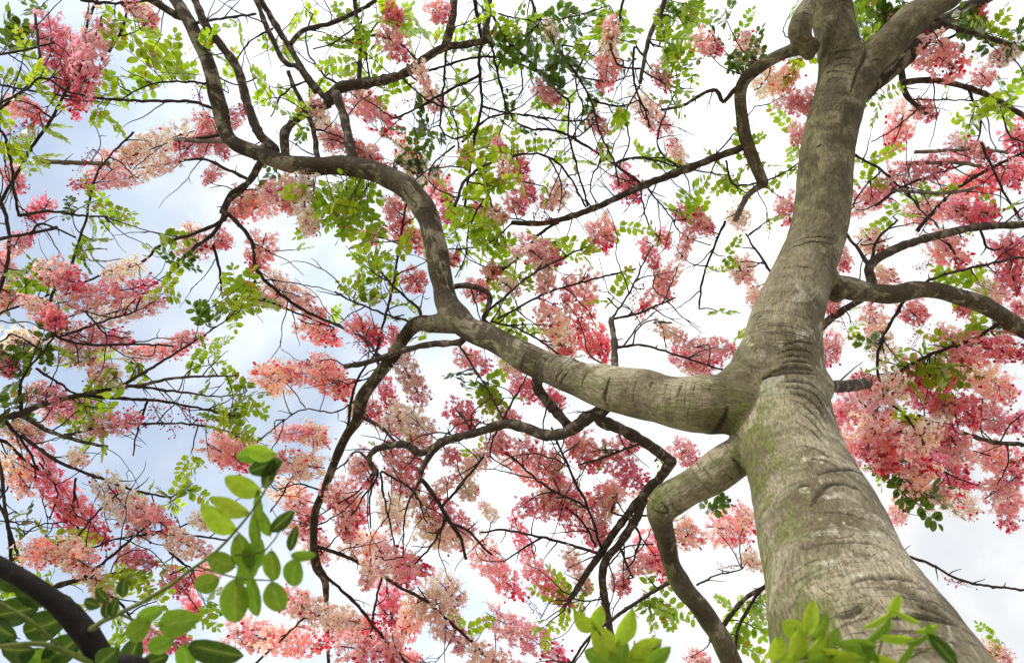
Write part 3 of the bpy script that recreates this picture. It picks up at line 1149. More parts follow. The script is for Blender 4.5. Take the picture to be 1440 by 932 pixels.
branch_i = 0
BRANCHES = []
_rank = []
for _k, _line in enumerate(BR.strip().split('\n')):
    _f = _line.split()
    if _f[0] != 'B':
        _p = [tuple(map(float, q.split(','))) for q in _f[4:]]
        _rank.append(((float(_f[1]) + float(_f[2])) * sum(math.dist(a, b) for a, b in zip(_p, _p[1:])), _k))
SMALL = {k for _, k in sorted(_rank, reverse=True)[100:]}      # the thinnest twigs go into one object
print('branches of the big tree', len(_rank))
THIN_MB = MB()
for line in BR.strip().split('\n'):
    f = line.split()
    kind, w0, w1, dep = f[0], float(f[1]) * .9, float(f[2]) * .9, f[3]
    tk = 'B' if kind == 'B' else 'M'
    pts = [tuple(map(float, p.split(','))) for p in f[4:]]
    L = sum(math.dist(a, b) for a, b in zip(pts, pts[1:]))
    if dep == '*':
        s, dist = snap_start(*pts[0], tk)
        d0 = s[2] if dist < 40 else 3.9
        d1 = d0 + random.uniform(-0.05, 0.4) * L / 220
        e, dist_e = snap_start(*pts[-1], tk)
        if dist_e < 6 and abs(e[2] - d0) < 0.8 and not e[5]:
            d1 = e[2]
        d1 = max(d1, 3.4 if kind == 'B' else 3.2)
    else:
        d0, d1 = map(float, dep.split(':'))
    sb, sd_ = snap_start(*pts[0], tk)
    if dep == '*' and sd_ < 12 and sb[3] > 4.5 and math.dist(pts[0], sb[:2]) > 2.5:
        pts.insert(0, (sb[0], sb[1]))
    # run on past the frame
    x, y = pts[-1]
    if x <= 2 or y <= 2 or x >= 1438 or y >= 930:
        (xa, ya) = pts[-2]
        ln = math.dist((x, y), (xa, ya))
        pts.append((x + (x - xa) / ln * 90, y + (y - ya) / ln * 90))
    pp = smooth_path(np.array([(x, y, 0) for x, y in pts]), 5.0)
    n = len(pp)
    u = np.linspace(0, 1, n)
    bow = random.uniform(-0.06, 0.10) * L / 200
    dd = d0 + (d1 - d0) * u + bow * np.sin(u * math.pi)
    ww = w0 + (w1 - w0) * u ** 0.8
    seed = branch_i * 1.37 + 3
    path, rad = [], []
    for i in range(n):
        jit = min(2.2, 0.5 + 6.0 / w0) if n > 3 else 0
        jx = noise.noise(Vector((i * 0.55, seed, 0))) * jit
        jy = noise.noise(Vector((i * 0.55, seed, 7))) * jit
        k = 1 + 0.26 * noise.noise(Vector((i * 0.45, seed, 11))) + 0.34 * max(0, noise.noise(Vector((i * 0.8, seed, 19))))
        p = P(pp[i, 0] + jx, pp[i, 1] + jy, dd[i])
        path.append(np.array(p))
        rad.append(ww[i] * dd[i] / FPX / 2 * k)
    path, rad = np.array(path), np.array(rad)
    base, root = (BASE_B, tree_b) if tk == 'B' else (BASE, tree)
    mb = MB()
    tube(mb, path - np.array(base), rad, 10 if w0 > 9 else 6)
    mat = M_DEAD if kind == 'D' else (M_BRANCH if w0 >= 7 else M_TWIG)
    if branch_i in SMALL:
        tube(THIN_MB, path - np.array(base), rad, 6)
        o = root
    else:
        me = mb.mesh("branch", mat)
        o = link("branch", me, root)
    if kind == 'D':
        o['label'] = "bare grey dead branch"
    BRANCHES.append((tk, pp[:, :2].copy(), dd.copy(), ww.copy(), o))
    for i in range(0, n):
        FIELD.append((pp[i, 0], pp[i, 1], dd[i], ww[i] / 2, tk, 0, o))
    branch_i += 1

# trunk of the left-hand tree (stands beside the view) and the bough its branches spring from
mb = MB()
tp = [(*BASE_B, .17), (BASE_B.x + .03, BASE_B.y, .5, .125), (BASE_B.x + .2, BASE_B.y - .05, 2.0, .105), (BASE_B.x + .38, BASE_B.y - .02, 3.1, .085)]
nd = P(-70, 600, 3.5)
nd = P(-82, 603, 3.5)
tp.append((nd.x - .03, nd.y, nd.z - .12, .055))
tp.append((nd.x, nd.y, nd.z, .047))
tp = smooth_path(np.array(tp), .06)
tube(mb, tp[:, :3] - np.array(BASE_B), tp[:, 3], 18)
link("trunk", mb.mesh("trunk", M_BRANCH), tree_b)
mb = MB()
lp = smooth_path(np.array([(*P(x, y, d), r) for x, y, d, r in ((-80, 612, 3.5, .045), (-100, 520, 3.5, .04), (-105, 400, 3.55, .034), (-110, 250, 3.6, .028), (-105, 100, 3.65, .02), (-90, 0, 3.8, .012))]), .05)
tube(mb, lp[:, :3] - np.array(BASE_B), lp[:, 3], 12)
link("limb", mb.mesh("limb", M_BRANCH), tree_b)
mb = MB()
lp = smooth_path(np.array([(*P(x, y, d), r) for x, y, d, r in ((-85, 604, 3.5, .04), (-90, 700, 3.4, .034), (-60, 800, 3.3, .03), (0, 850, 3.28, .022), (60, 846, 3.3, .016))]), .05)
tube(mb, lp[:, :3] - np.array(BASE_B), lp[:, 3], 12)
link("limb", mb.mesh("limb", M_BRANCH), tree_b)

# ------------------------------------------------------------------ blossoms
DEEP = np.array((0.78, 0.09, 0.20))
ROSE = np.array((0.97, 0.28, 0.42))
PINK = np.array((0.98, 0.48, 0.56))
PALE = np.array((0.98, 0.74, 0.73))
PEACH = np.array((0.98, 0.70, 0.58))
CREAM = np.array((0.98, 0.89, 0.80))
PALETTE = {'d': [PINK, ROSE, ROSE, DEEP], 'p': [PALE, PINK, PINK, ROSE], 'o': [CREAM, PEACH, PALE, PINK], 'c': [CREAM, CREAM, CREAM, PALE]}


def rand_dir():
    v = RNG.normal(size=3)
    return v / np.linalg.norm(v)


def frame(z):
    z = z / (np.linalg.norm(z) + 1e-9)
    a = np.array([1., 0, 0]) if abs(z[0]) < 0.8 else np.array([0, 1., 0])
    x = np.cross(a, z)
    x /= np.linalg.norm(x)
    y = np.cross(z, x)
    c, s = math.cos(t := RNG.uniform(0, math.tau)), math.sin(t)
    return np.stack([c * x + s * y, c * y - s * x, z], 1)


def petal(length, width, open_a, az):
    """one cupped petal, base at the origin, flower axis +z"""
    rows = [(0.0, 0.10), (0.35, 0.72), (0.70, 1.0), (0.92, 0.62), (1.0, 0.12)]
    v = []
    for u, w in rows:
        tilt = open_a * (0.75 + 0.45 * u)
        rad = length * u * math.sin(tilt)
        hz = length * u * math.cos(tilt)
        for k in (-1, 0, 1):
            v.append((rad, k * w * width / 2, hz + abs(k) * w * width * 0.22))
    v = np.array(v)
    c, s = math.cos(az), math.sin(az)
    v = np.stack([v[:, 0] * c - v[:, 1] * s, v[:, 0] * s + v[:, 1] * c, v[:, 2]], 1)
    q = []
    for i in range(4):
        for k in range(2):
            q.append((i * 3 + k, i * 3 + k + 1, i * 3 + k + 4, i * 3 + k + 3))
    tip = np.repeat([r[0] for r in rows], 3)
    return v, np.array(q), tip


OCT_V = np.array([(1, 0, 0), (-1, 0, 0), (0, 1, 0), (0, -1, 0), (0, 0, 1), (0, 0, -1)], float)
OCT_T = np.array([(0, 2, 4), (2, 1, 4), (1, 3, 4), (3, 0, 4), (2, 0, 5), (1, 2, 5), (3, 1, 5), (0, 3, 5)])
_bm = bmesh.new()
bmesh.ops.create_icosphere(_bm, subdivisions=1, radius=1)
ICO_V = np.array([v.co[:] for v in _bm.verts])
ICO_T = np.array([[v.index for v in f.verts] for f in _bm.faces])
_bm.free()


def ribbon(a, b, c, w):
    """a thin three-sided stalk from a through b to c"""
    mb = []
    for p in (a, b, c):
        mb.append(p)
    return np.array(mb)


def raceme(pal, aspect, seed):
    """a hanging flower cluster 0.18 m across along +z, origin at its stalk end"""
    mb = MB()
    Wd = 0.17
    Ln = max(Wd * aspect, 0.12)
    core = max(0.02, Ln - Wd * 0.55)
    cols = PALETTE[pal]
    nfl = int(54 + 52 * aspect)
    stem = smooth_path(np.array([(0, 0, -0.03), (0.004, 0, core * .5), (0, 0.004, core + .02)]), 0.03)
    tube(mb, stem, np.linspace(0.0035, 0.0018, len(stem)), 4, (0.16, 0.10, 0.05))
    for i in range(nfl):
        t = (i + RNG.uniform(0, 1)) / nfl
        az = i * 2.399 + RNG.uniform(-.5, .5)
        ang = math.radians(RNG.uniform(45, 118) - 55 * max(0, t - 0.75) * 4 + 15 * (t < 0.15))
        out = np.array([math.cos(az) * math.sin(ang), math.sin(az) * math.sin(ang), math.cos(ang)])
        reach = Wd / 2 * RNG.uniform(0.40, 0.98) * (1.0 if t < 0.8 else 0.85)
        a = np.array([0, 0, core * t])
        fp = a + out * reach
        fp[2] -= RNG.uniform(0, 0.012)
        bud_p = 0.05 + 0.5 * max(0, t - 0.72) / 0.28 * (1.0 if pal in 'dp' else 0.4)
        # stalk
        mid = (a + fp) / 2 + np.array([0, 0, 0.008])
        tube(mb, np.array([a, mid, fp]), np.array([.0009, .0008, .0010]), 3, (0.62, 0.22, 0.22) if RNG.random() < .6 else (0.45, 0.36, 0.16), cap=False)
        x = np.clip(t * 3 + RNG.normal(0, 0.55), 0, 2.999)
        k = int(x)
        c = cols[k] * (1 - (x - k)) + cols[k + 1] * (x - k)
        c = np.clip(c * RNG.uniform(0.86, 1.1) + RNG.normal(0, 0.02, 3), 0.01, 0.97)
        if RNG.random() < bud_p:
            R = RNG.uniform(0.006, 0.0095)
            mb.add(ICO_V @ np.diag([R, R, R * 1.2]) + fp, None, ICO_T, DEEP * RNG.uniform(.75, 1.25))
            continue
        axis = out * 0.75 + rand_dir() * 0.55
        F = frame(axis)
        size = RNG.uniform(0.0165, 0.0235)
        opn = math.radians(RNG.uniform(38, 78))
        for pz in range(5):
            v, q, tip = petal(size * RNG.uniform(.88, 1.1), size * RNG.uniform(.52, .68), opn * RNG.uniform(.82, 1.15), pz * math.tau / 5 + RNG.uniform(-.12, .12))
            pc = c[None] * (1 - 0.0 * tip[:, None]) * RNG.uniform(.92, 1.06)
            pale = np.clip(pc * 0.72 + 0.28 * np.array((0.95, 0.82, 0.72)), 0, 1)
            wgt = (0.55 * (1 - tip) + 0.35 * (tip > .9))[:, None]
            pc = np.clip(pc * (1 - wgt) + pale * wgt, 0, 0.97)
            if RNG.random() < (.17 if pal != 'd' else .08):
                pc = pc * .4 + .6 * np.array((.97, .92, .84))
            mb.add(v @ F.T + fp, q, None, pc)
        mb.add(OCT_V * np.array([.0028, .0028, .0045]) @ F.T + fp, None, OCT_T, (0.30, 0.03, 0.05))
        for sidx in range(3):       # long curled stamens with dark tips
            sa = RNG.uniform(0, math.tau)
            d1 = np.array([math.cos(sa) * .35, math.sin(sa) * .35, 1.0])
            p1 = F @ (d1 * size * 0.7)
            p2 = F @ (np.array([math.cos(sa) * .9, math.sin(sa) * .9, 0.95]) * size * 1.05)
            tube(mb, np.array([fp, fp + p1, fp + p2]), np.array([.0007, .0006, .0006]), 3, (0.85, 0.75, 0.4), cap=False)
            if RNG.random() < .5:
                mb.add(OCT_V * 0.0021 + fp + p2, None, OCT_T, (0.14, 0.05, 0.03))
    # loose buds at the growing tip
    for i in range({'d': 20, 'p': 16, 'o': 8, 'c': 4}[pal]):
        a = np.array([0, 0, core * RNG.uniform(.6, 1.0)])
        d = rand_dir()
        d[2] = abs(d[2])
        fp = a + d * Wd * RNG.uniform(0.3, 0.56)
        tube(mb, np.array([a, (a + fp) / 2, fp]), .0008, 3, (0.3, 0.06, 0.06), cap=False)
        R = RNG.uniform(0.0045, 0.008)
        mb.add(ICO_V * R + fp, None, ICO_T, DEEP * RNG.uniform(.6, 1.2))
    return mb


def bud_spray():
    mb = MB()
    Ln = 0.26
    tube(mb, smooth_path(np.array([(0, 0, -.02), (.01, 0, Ln * .5), (0, .01, Ln)]), .03), .0018, 4, (0.16, .07, .05))
    for i in range(34):
        t = RNG.random()
        a = np.array([0, 0, Ln * t])
        d = rand_dir()
        fp = a + d * RNG.uniform(.025, .075)
        tube(mb, np.array([a, (a + fp) / 2, fp]), .0009, 3, (0.25, 0.06, 0.06), cap=False)
        R = RNG.uniform(0.004, 0.0088)
        mb.add(ICO_V * R + fp, None, ICO_T, DEEP * RNG.uniform(.35, 1.2))
    return mb


RAC = {}
for pal in 'dpoc':
    for ai, asp in enumerate((0.9, 1.5, 2.4)):
        for sd in range(2):
            mb_ = raceme(pal, asp, sd)
            RAC[(pal, ai, sd)] = (mb_, mb_.mesh("flower_cluster", M_PETAL))
BUD = []
for sd in range(2):
    mb_ = bud_spray()
    BUD.append((mb_, mb_.mesh("bud_cluster", M_PETAL)))

# tree x1 y1 x2 y2 width palette
CL = """
M 140 35 115 130 50 p|M 70 35 95 125 48 d|M 100 60 108 146 50 d|B 15 145 60 165 36 p|M 205 22 215 35 32 p|B 15 242 28 266 30 p|M 190 250 105 260 28 p|M 225 205 140 235 40 o|M 262 188 190 212 42 c|M 300 195 250 212 40 p
M 285 165 300 190 30 p|M 305 240 290 255 24 p|M 430 262 370 272 42 o|M 390 285 330 302 36 p|M 430 295 436 325 36 c|M 415 285 395 295 34 p|B 65 285 45 305 30 d|M 270 340 292 350 54 o|M 370 340 358 375 44 p|M 310 335 320 350 30 p
M 380 392 450 440 40 o|M 365 418 395 428 30 p|M 430 455 468 480 42 p|B 20 345 40 335 30 p|B 70 380 110 400 48 p|B 195 372 150 388 32 c|B 90 425 205 402 42 p|B 140 445 222 425 38 o|B 80 470 178 478 42 p|B 185 496 252 494 28 p|B 240 482 282 474 28 p
B 25 480 45 485 52 c|B 0 420 20 410 40 p|B 50 552 88 562 40 p|B 65 585 122 568 36 p|B 125 602 192 588 38 p|B 15 600 55 620 38 o|M 360 525 392 532 50 o|M 392 528 455 522 38 d|M 445 515 488 550 50 p|M 305 615 342 630 42 o|M 390 612 432 605 28 p|M 440 612 460 620 42 o
B 10 645 42 690 42 o|B 55 635 102 740 40 d|B 95 695 148 762 38 d|B 45 775 80 780 42 p|B 90 772 128 800 46 o|B 102 640 118 650 24 c|B 148 678 200 748 46 c|B 195 715 240 745 40 p|B 240 755 288 778 36 o|B 275 730 298 738 26 c|B 170 778 212 792 30 d
B 205 898 262 906 42 d|M 303 630 346 655 42 p|M 385 648 442 656 44 o|M 395 688 432 712 40 o|M 425 735 452 745 48 p|M 398 838 444 862 48 o|M 335 888 384 896 46 p|M 375 898 452 906 44 p|M 440 768 462 785 38 o|B 240 812 260 830 34 d|B 300 800 270 815 32 p
M 482 695 505 732 50 p|M 488 742 498 760 32 o|M 498 765 545 772 48 o|M 520 795 515 825 30 o|M 542 785 596 802 50 p|M 550 705 560 740 46 c|M 575 690 618 752 38 o|M 600 745 645 762 44 c|M 545 828 552 882 42 d|M 585 850 568 895 42 o|M 595 835 645 905 50 o|M 620 820 645 845 42 c
M 498 880 535 888 42 d|M 490 910 545 918 50 p|M 670 765 725 832 46 p|M 748 798 796 842 36 d|M 695 868 785 922 46 p|M 712 640 768 682 36 p|M 735 622 768 658 36 p|M 735 712 795 716 36 d|M 775 640 785 675 26 p|M 783 690 802 748 26 p|M 805 688 832 765 28 p|M 825 635 835 662 42 p
M 855 638 905 682 42 d|M 872 688 828 705 38 p|M 858 698 838 738 38 o|M 800 780 812 800 28 o|M 878 800 925 788 30 p|M 908 765 938 812 38 d|M 650 665 692 635 34 o|M 630 640 645 645 30 p|M 655 685 668 700 34 c|M 555 660 582 692 36 p|M 570 645 592 662 36 p
M 555 320 592 345 40 p|M 580 390 592 408 38 p|M 500 455 535 482 38 d|M 645 580 662 602 46 d|M 540 540 552 575 30 d|M 568 515 595 565 40 o|M 555 585 605 605 50 c|M 580 615 600 630 34 o|M 650 500 685 518 36 p|M 728 535 750 558 36 d|M 735 348 785 366 44 p|M 845 322 852 352 42 p
M 800 390 797 428 20 d|M 826 390 815 462 42 p|M 765 430 785 475 46 o|M 785 482 805 492 36 p|M 835 478 852 502 46 d|M 952 375 900 440 30 p|M 905 340 922 375 26 d|M 950 500 1005 506 36 d|M 665 405 685 418 36 p|M 690 380 700 392 30 p|M 472 540 490 555 36 o
M 545 50 568 82 40 p|M 498 135 552 182 50 p|M 602 130 618 152 34 o|M 855 78 852 124 38 p|M 900 145 938 185 38 o|M 612 250 628 282 42 p|M 520 220 530 240 34 p|M 545 240 552 260 28 d|M 552 285 566 312 38 p|M 728 225 735 248 32 d|M 765 288 790 268 38 o|M 758 122 785 142 28 p
M 835 168 850 185 28 p|M 875 250 895 278 40 d|M 925 100 938 122 32 p|M 550 18 560 34 32 d|M 612 12 628 28 36 p|M 770 35 780 55 26 c|M 722 282 740 298 34 p|M 985 55 1012 72 32 p|M 1048 50 1052 82 38 o|M 1072 122 1118 102 40 o|M 1105 138 1130 152 36 p|M 1140 140 1152 165 40 p|M 1126 185 1128 208 34 p
M 1305 70 1345 98 58 p|M 1270 160 1252 210 44 p|M 1260 25 1270 38 22 d|M 1370 18 1382 34 30 d|M 1425 68 1400 85 34 c|M 1380 105 1395 118 30 p|M 1295 148 1310 165 30 p|M 1255 250 1325 232 44 p|M 1345 205 1388 218 36 p|M 1335 268 1405 252 50 d|M 1428 185 1436 215 40 d|M 1415 240 1432 262 42 d|M 1205 285 1245 268 44 p
M 1278 302 1335 296 36 p|M 1345 292 1395 302 44 d|M 1104 285 1112 312 36 p|M 1038 375 1056 395 42 o|M 1036 300 1046 322 34 c|M 988 315 1002 328 28 p|M 1180 362 1192 380 30 p|M 1225 338 1242 355 38 o|M 1240 388 1260 396 32 o|M 1318 340 1355 370 46 p|M 1415 350 1430 375 42 d|M 1422 385 1432 408 42 d|M 1380 402 1415 418 36 o
M 1280 435 1296 452 40 p|M 1165 425 1178 438 30 p|M 1225 435 1242 495 40 o|M 1162 480 1160 515 48 p|M 1330 475 1365 505 42 p|M 1375 488 1436 495 50 d|M 1365 518 1415 548 50 o|M 1385 560 1425 552 38 p|M 1255 535 1228 585 50 o|M 1278 520 1290 545 42 d|M 1298 555 1335 575 46 d|M 1205 560 1178 595 50 p
M 1215 598 1255 602 48 o|M 1265 608 1335 622 50 p|M 1375 588 1436 596 46 p|M 980 488 1032 492 34 p|M 965 512 1000 528 28 o|M 1235 640 1305 652 50 p|M 1298 635 1365 682 58 d|M 1340 695 1365 718 42 c|M 1385 638 1436 652 50 p|M 1398 692 1432 668 42 p|M 1420 695 1416 742 34 p|M 1008 742 1050 748 54 p|M 960 748 985 758 44 o
M 1035 712 1050 728 32 o|M 955 630 975 650 38 p|M 1055 785 1068 800 28 c|M 975 925 995 935 30 p|M 1390 915 1415 925 32 o|M 1180 620 1192 650 42 p|M 1330 520 1320 550 44 p|M 1350 640 1330 600 44 p|M 1300 600 1280 640 46 o|M 1360 430 1350 445 28 p|M 1440 430 1425 440 30 p
M 1310 700 1335 690 40 o|M 1255 615 1240 660 46 d|M 1300 660 1275 690 42 o|M 1345 560 1370 590 44 d|M 1230 610 1215 640 40 p|M 1220 545 1200 530 40 p|B 0 510 20 520 40 p|B 5 380 15 395 36 p|B 95 500 130 505 34 c|B 130 520 160 530 36 o|B 60 440 90 455 34 d
M 520 330 525 345 28 p|M 630 300 640 312 28 d|M 470 190 480 205 32 p|M 455 175 470 210 34 o|M 340 275 360 280 32 p|M 700 205 708 220 26 d|M 655 215 660 230 28 p|M 700 300 712 310 28 o|M 960 300 970 310 28 d|M 930 330 940 345 24 d|M 690 560 700 575 30 p|M 520 575 530 590 36 p|M 560 495 570 505 30 d
M 775 560 790 570 36 d|M 700 620 715 635 34 p|M 815 620 800 640 36 p|M 770 700 785 690 34 o|M 880 620 895 635 34 p|M 840 745 852 765 34 p|M 505 650 520 680 40 p|M 470 690 480 715 40 p|M 560 800 580 815 38 d|M 870 820 885 830 30 p|M 930 750 940 740 34 d|M 470 880 480 890 36 p
"""
BUDS = """B 55 160 40 185|B 30 300 50 320|B 15 190 40 175|B 120 110 105 140|B 130 210 120 225|B 130 530 130 570|B 215 570 240 600|B 70 700 85 720|B 130 665 140 695|M 275 115 280 140|B 200 600 215 580|B 255 575 285 600|M 460 455 475 480|M 500 480 520 500
M 700 230 705 260|M 750 300 770 310|M 905 400 890 420|M 885 250 900 260|M 860 200 830 215|M 590 135 570 145|M 1290 380 1310 370|M 1330 330 1360 325|M 1280 490 1290 470|M 760 870 745 845|M 1010 800 1040 795|M 1330 815 1350 820|M 1395 215 1385 240|M 1180 440 1190 460|M 660 600 690 590|M 985 500 960 490|M 1440 300 1425 320|M 1250 30 1265 60
B 340 590 300 585|B 240 745 260 760|B 160 720 175 700|M 1400 385 1380 375|M 640 360 620 370"""

CONN = {'M': MB(), 'B': MB()}
BASES = {'M': BASE, 'B': BASE_B}
ROOTS = {'M': tree, 'B': tree_b}


def depth_at(x, y, tk, jitter=0.3, thin=True):
    i, dist = near_field(x, y, tk, thick_ok=False)
    f = FIELD[i]
    d = f[2] + random.uniform(-jitter * .4, jitter)
    lo = 3.2 if tk == 'B' else 3.55
    # stay clear of the trunk and thick limbs
    h, _ = on_trunk(x, y)
    near_trunk = h is not None
    if not near_trunk:
        for ox, oy in ((-25, 0), (25, 0), (0, -25), (0, 25)):
            if on_trunk(x + ox, y + oy)[0] is not None:
                near_trunk = True
                break
    if near_trunk:
        d = max(d, 4.0)
    return max(lo, min(d, 5.2)), f, dist


def connect(tk, p_world, f):
    """a thin stalk from the hanging thing to the branch it grows on"""
    q = np.array(P(f[0], f[1], f[2]))
    p = np.array(p_world)
    L = np.linalg.norm(p - q)
    if L < 0.03 or L > 0.55 or (f[0] > 1240 and f[1] > 735):
        return
    mid = (p + q) / 2 + RNG.normal(0, 0.08 * L, 3)
    path = smooth_path(np.array([q, mid, p]), 0.03) - np.array(BASES[tk])
    path = wobble(path, 0.006, 0.9, RNG.uniform(0, 90))
    tube(CONN[tk], path, np.linspace(0.0042, 0.0028, len(path)), 4, cap=False)


clusters = []
for row in CL.strip().split('\n'):
    for e in row.split('|'):
        f = e.split()
        clusters.append((f[0], *map(float, f[1:6]), f[6]))
extra = []
for (tk, x1, y1, x2, y2, w, pal) in clusters:      # many sprays run on into a second, thinner one
    L = math.dist((x1, y1), (x2, y2))
    if L < 8 or random.random() > (.2 if tk == 'B' else .36 if x1 < 1000 else .12):
        continue
    ux, uy = (x2 - x1) / L, (y2 - y1) / L
    sg = random.choice((-1, 1))
    ax, ay = ((x2, y2) if sg > 0 else (x1, y1))
    a0 = math.atan2(uy, ux) + (0 if sg > 0 else math.pi) + random.uniform(-.55, .55)
    g0, g1 = w * .35, w * .35 + max(24, L * random.uniform(.6, 1.0))
    extra.append((tk, ax + math.cos(a0) * g0, ay + math.sin(a0) * g0, ax + math.cos(a0) * g1, ay + math.sin(a0) * g1, w * random.uniform(.62, .85), random.choice((pal, pal, 'p', 'o', 'c'))))
clusters += extra
placed = []
for k, (tk, x1, y1, x2, y2, w, pal) in enumerate(clusters):
    w *= 0.98
    cx, cy = (x1 + x2) / 2, (y1 + y2) / 2
    d, f, dist = depth_at(cx, cy, tk)
    Lp = math.dist((x1, y1), (x2, y2))
    asp = (Lp + w * 0.45) / w
    ai = 0 if asp < 1.2 else (1 if asp < 1.95 else 2)
    avail = (0.9, 1.5, 2.4)[ai]
    sc = w * d / FPX / 0.17
    sc = min(max(sc, 0.55), 1.5)
    if math.dist((x2, y2), (f[0], f[1])) + 8 < math.dist((x1, y1), (f[0], f[1])) and pal in 'oc':
        x1, y1, x2, y2 = x2, y2, x1, y1
    # stretch along the axis to the traced length
    want = (Lp * 1.1 + w * 0.62) * d / FPX
    sz = want / (max(0.17 * avail, 0.12) + 0.02) / sc
    sz = min(max(sz, 0.9), 1.6)
    tilt = random.uniform(-0.25, 0.25) * (0.35 if ai else 1.2)
    a, b = P(x1, y1, d), P(x2, y2, d + tilt * max(Lp, w) / 100)
    ax = (b - a).normalized() if Lp > 1 else Vector((0, 0, -1))
    org = (a + b) / 2 - ax * (0.17 * avail * 0.40 * sc * sz)
    placed.append((Lp * w + w * w, tk, org, ax, sc, sz, (pal, ai, random.randrange(2)), f, random.uniform(0, math.tau)))
for row in BUDS.strip().split('\n'):
    for e in row.split('|'):
        f0 = e.split()
        tk = f0[0]
        x1, y1, x2, y2 = map(float, f0[1:])
        d, f, dist = depth_at((x1 + x2) / 2, (y1 + y2) / 2, tk)
        a, b = P(x1, y1, d), P(x2, y2, d)
        ax = (b - a).normalized()
        sc = min(1.3, max(.6, (b - a).length / .2))
        placed.append((60 if tk == 'M' else 900, tk, a, ax, sc, 1.0, ('bud', random.randrange(2), 0), f, random.uniform(0, math.tau)))


def orient(ax, roll):
    q = Vector((0, 0, 1)).rotation_difference(ax)
    return q.to_matrix().to_4x4() @ Matrix.Rotation(roll, 4, 'Z')


def place_parts(name, stuff_name, items, limit=100):
    """items: (weight, tree, origin, axis, scale, stretch, (MB, mesh), field sample, roll)"""
    for tk in 'MB':
        mine = sorted([i for i in items if i[1] == tk], key=lambda i: -i[0])
        rest = MB()
        for n, (wt, _, org, ax, sc, sz, (mb_, me_), f, roll) in enumerate(mine):
            connect(tk, org, f)
            mat = orient(ax, roll) @ Matrix.Diagonal((sc, sc, sc * sz, 1))
            if n < limit:
                o = bpy.data.objects.new(name, me_)
                COL.objects.link(o)
                o.parent = f[6]
                o.matrix_local = Matrix.Translation(org - BASES[tk]) @ mat
            else:
                v, c, q, t = mb_.arrays()
                m3 = np.array(mat.to_3x3())
                rest.add(v @ m3.T + np.array(org - BASES[tk]), q, t, c)
        if rest.n:
            o = link(stuff_name, rest.mesh(stuff_name, mine[0][6][1].materials[0]), ROOTS[tk])
            o['kind'] = 'stuff'


place_parts("flower_cluster", "small_blossoms", [(*p[:6], RAC[p[6]] if p[6][0] != 'bud' else BUD[p[6][1]], *p[7:]) for p in placed])

# ------------------------------------------------------------------ leaves of the trees
LIME = np.array((0.50, 0.66, 0.03))
MID = np.array((0.24, 0.38, 0.03))
DARK = np.array((0.055, 0.115, 0.018))
TONES = {'l': (LIME, MID), 'm': (MID, LIME), 'k': (DARK, MID)}


def leaflet(mb, origin, direction, normal, length, width, col):
    d = direction / np.linalg.norm(direction)
    n = normal - d * (normal @ d)
    n /= np.linalg.norm(n) + 1e-9
    s = np.cross(n, d)
    rows = [(0, .08), (.12, .62), (.35, .96), (.62, 1.0), (.85, .7), (.97, .28), (1.0, .06)]
    v = []
    curl = RNG.uniform(-.12, .2)
    fold = RNG.uniform(.05, .3)
    for u, w in rows:
        c = origin + d * (length * u) - n * (curl * length * u * u)
        for k in (-1, 0, 1):
            v.append(c + s * (k * w * width / 2) + n * (abs(k) * w * width * fold * .5))
    q = []
    for i in range(len(rows) - 1):
        for k in range(2):
            q.append((i * 3 + k, i * 3 + k + 1, i * 3 + k + 4, i * 3 + k + 3))
    cc = np.tile(col, (len(v), 1))
    cc[1::3] = np.clip(cc[1::3] * 0.9 + np.array((.05, .05, .01)), 0, 1)
    mb.add(np.array(v), q, None, cc)


def leaf_clump(tone, n_leaf):
    """a short twig end with feathered leaves, about 0.36 m across, stalk at the origin"""
    mb = MB()
    A, B = TONES[tone]
    for k in range(n_leaf):
        az = k * math.tau / n_leaf + RNG.uniform(-.5, .5)
        el = RNG.uniform(.15, 1.25)
        d = np.array([math.cos(az) * math.cos(el), math.sin(az) * math.cos(el), math.sin(el)])
        L = RNG.uniform(.20, .30)
        droop = np.array([0, 0, -1.0]) if RNG.random() < .5 else rand_dir()
        p = [np.zeros(3)]
        for u in (.35, .7, 1.0):
            p.append(d * L * u + droop * L * .25 * u * u)
        p = smooth_path(np.array(p), .02)
        tube(mb, p, np.linspace(.0026, .0012, len(p)), 3, (0.20, .22, .05), cap=False)
        nrm = np.cross(d, rand_dir())
        nrm /= np.linalg.norm(nrm)
        pairs = int(RNG.integers(5, 8))
        tint = RNG.uniform(0, .45)
        for j in range(pairs + 1):
            u = .2 + .8 * j / pairs
            i = min(len(p) - 2, int(u * (len(p) - 1)))
            o = p[i]
            tg = p[i + 1] - p[i]
            tg /= np.linalg.norm(tg)
            sd = np.cross(nrm, tg)
            sd /= np.linalg.norm(sd) + 1e-9
            size = .050 * (0.75 + .5 * math.sin(math.pi * (.15 + .75 * u))) * RNG.uniform(.85, 1.1)
            for s in ((-1, 1) if j < pairs else (0,)):
                if RNG.random() < .06:
                    continue
                dr = tg * RNG.uniform(.35, .75) + sd * s * (1 if s else 0) + RNG.normal(0, .12, 3)
                if s == 0:
                    dr = tg
                cc = (A * (1 - tint) + B * tint) * RNG.uniform(.8, 1.15)
                if RNG.random() < .02:
                    cc = np.array((.40, .26, .03))
                leaflet(mb, o + dr * .004, dr, nrm + RNG.normal(0, .25, 3), size, size * RNG.uniform(.54, .68), cc)
    return mb


LEAFV = {}
for tone in 'lmk':
    for n_leaf in (2, 3, 4):
        for sd in range(2):
            mb_ = leaf_clump(tone, n_leaf)
            LEAFV[(tone, n_leaf, sd)] = (mb_, mb_.mesh("leaf_spray", M_LEAF))

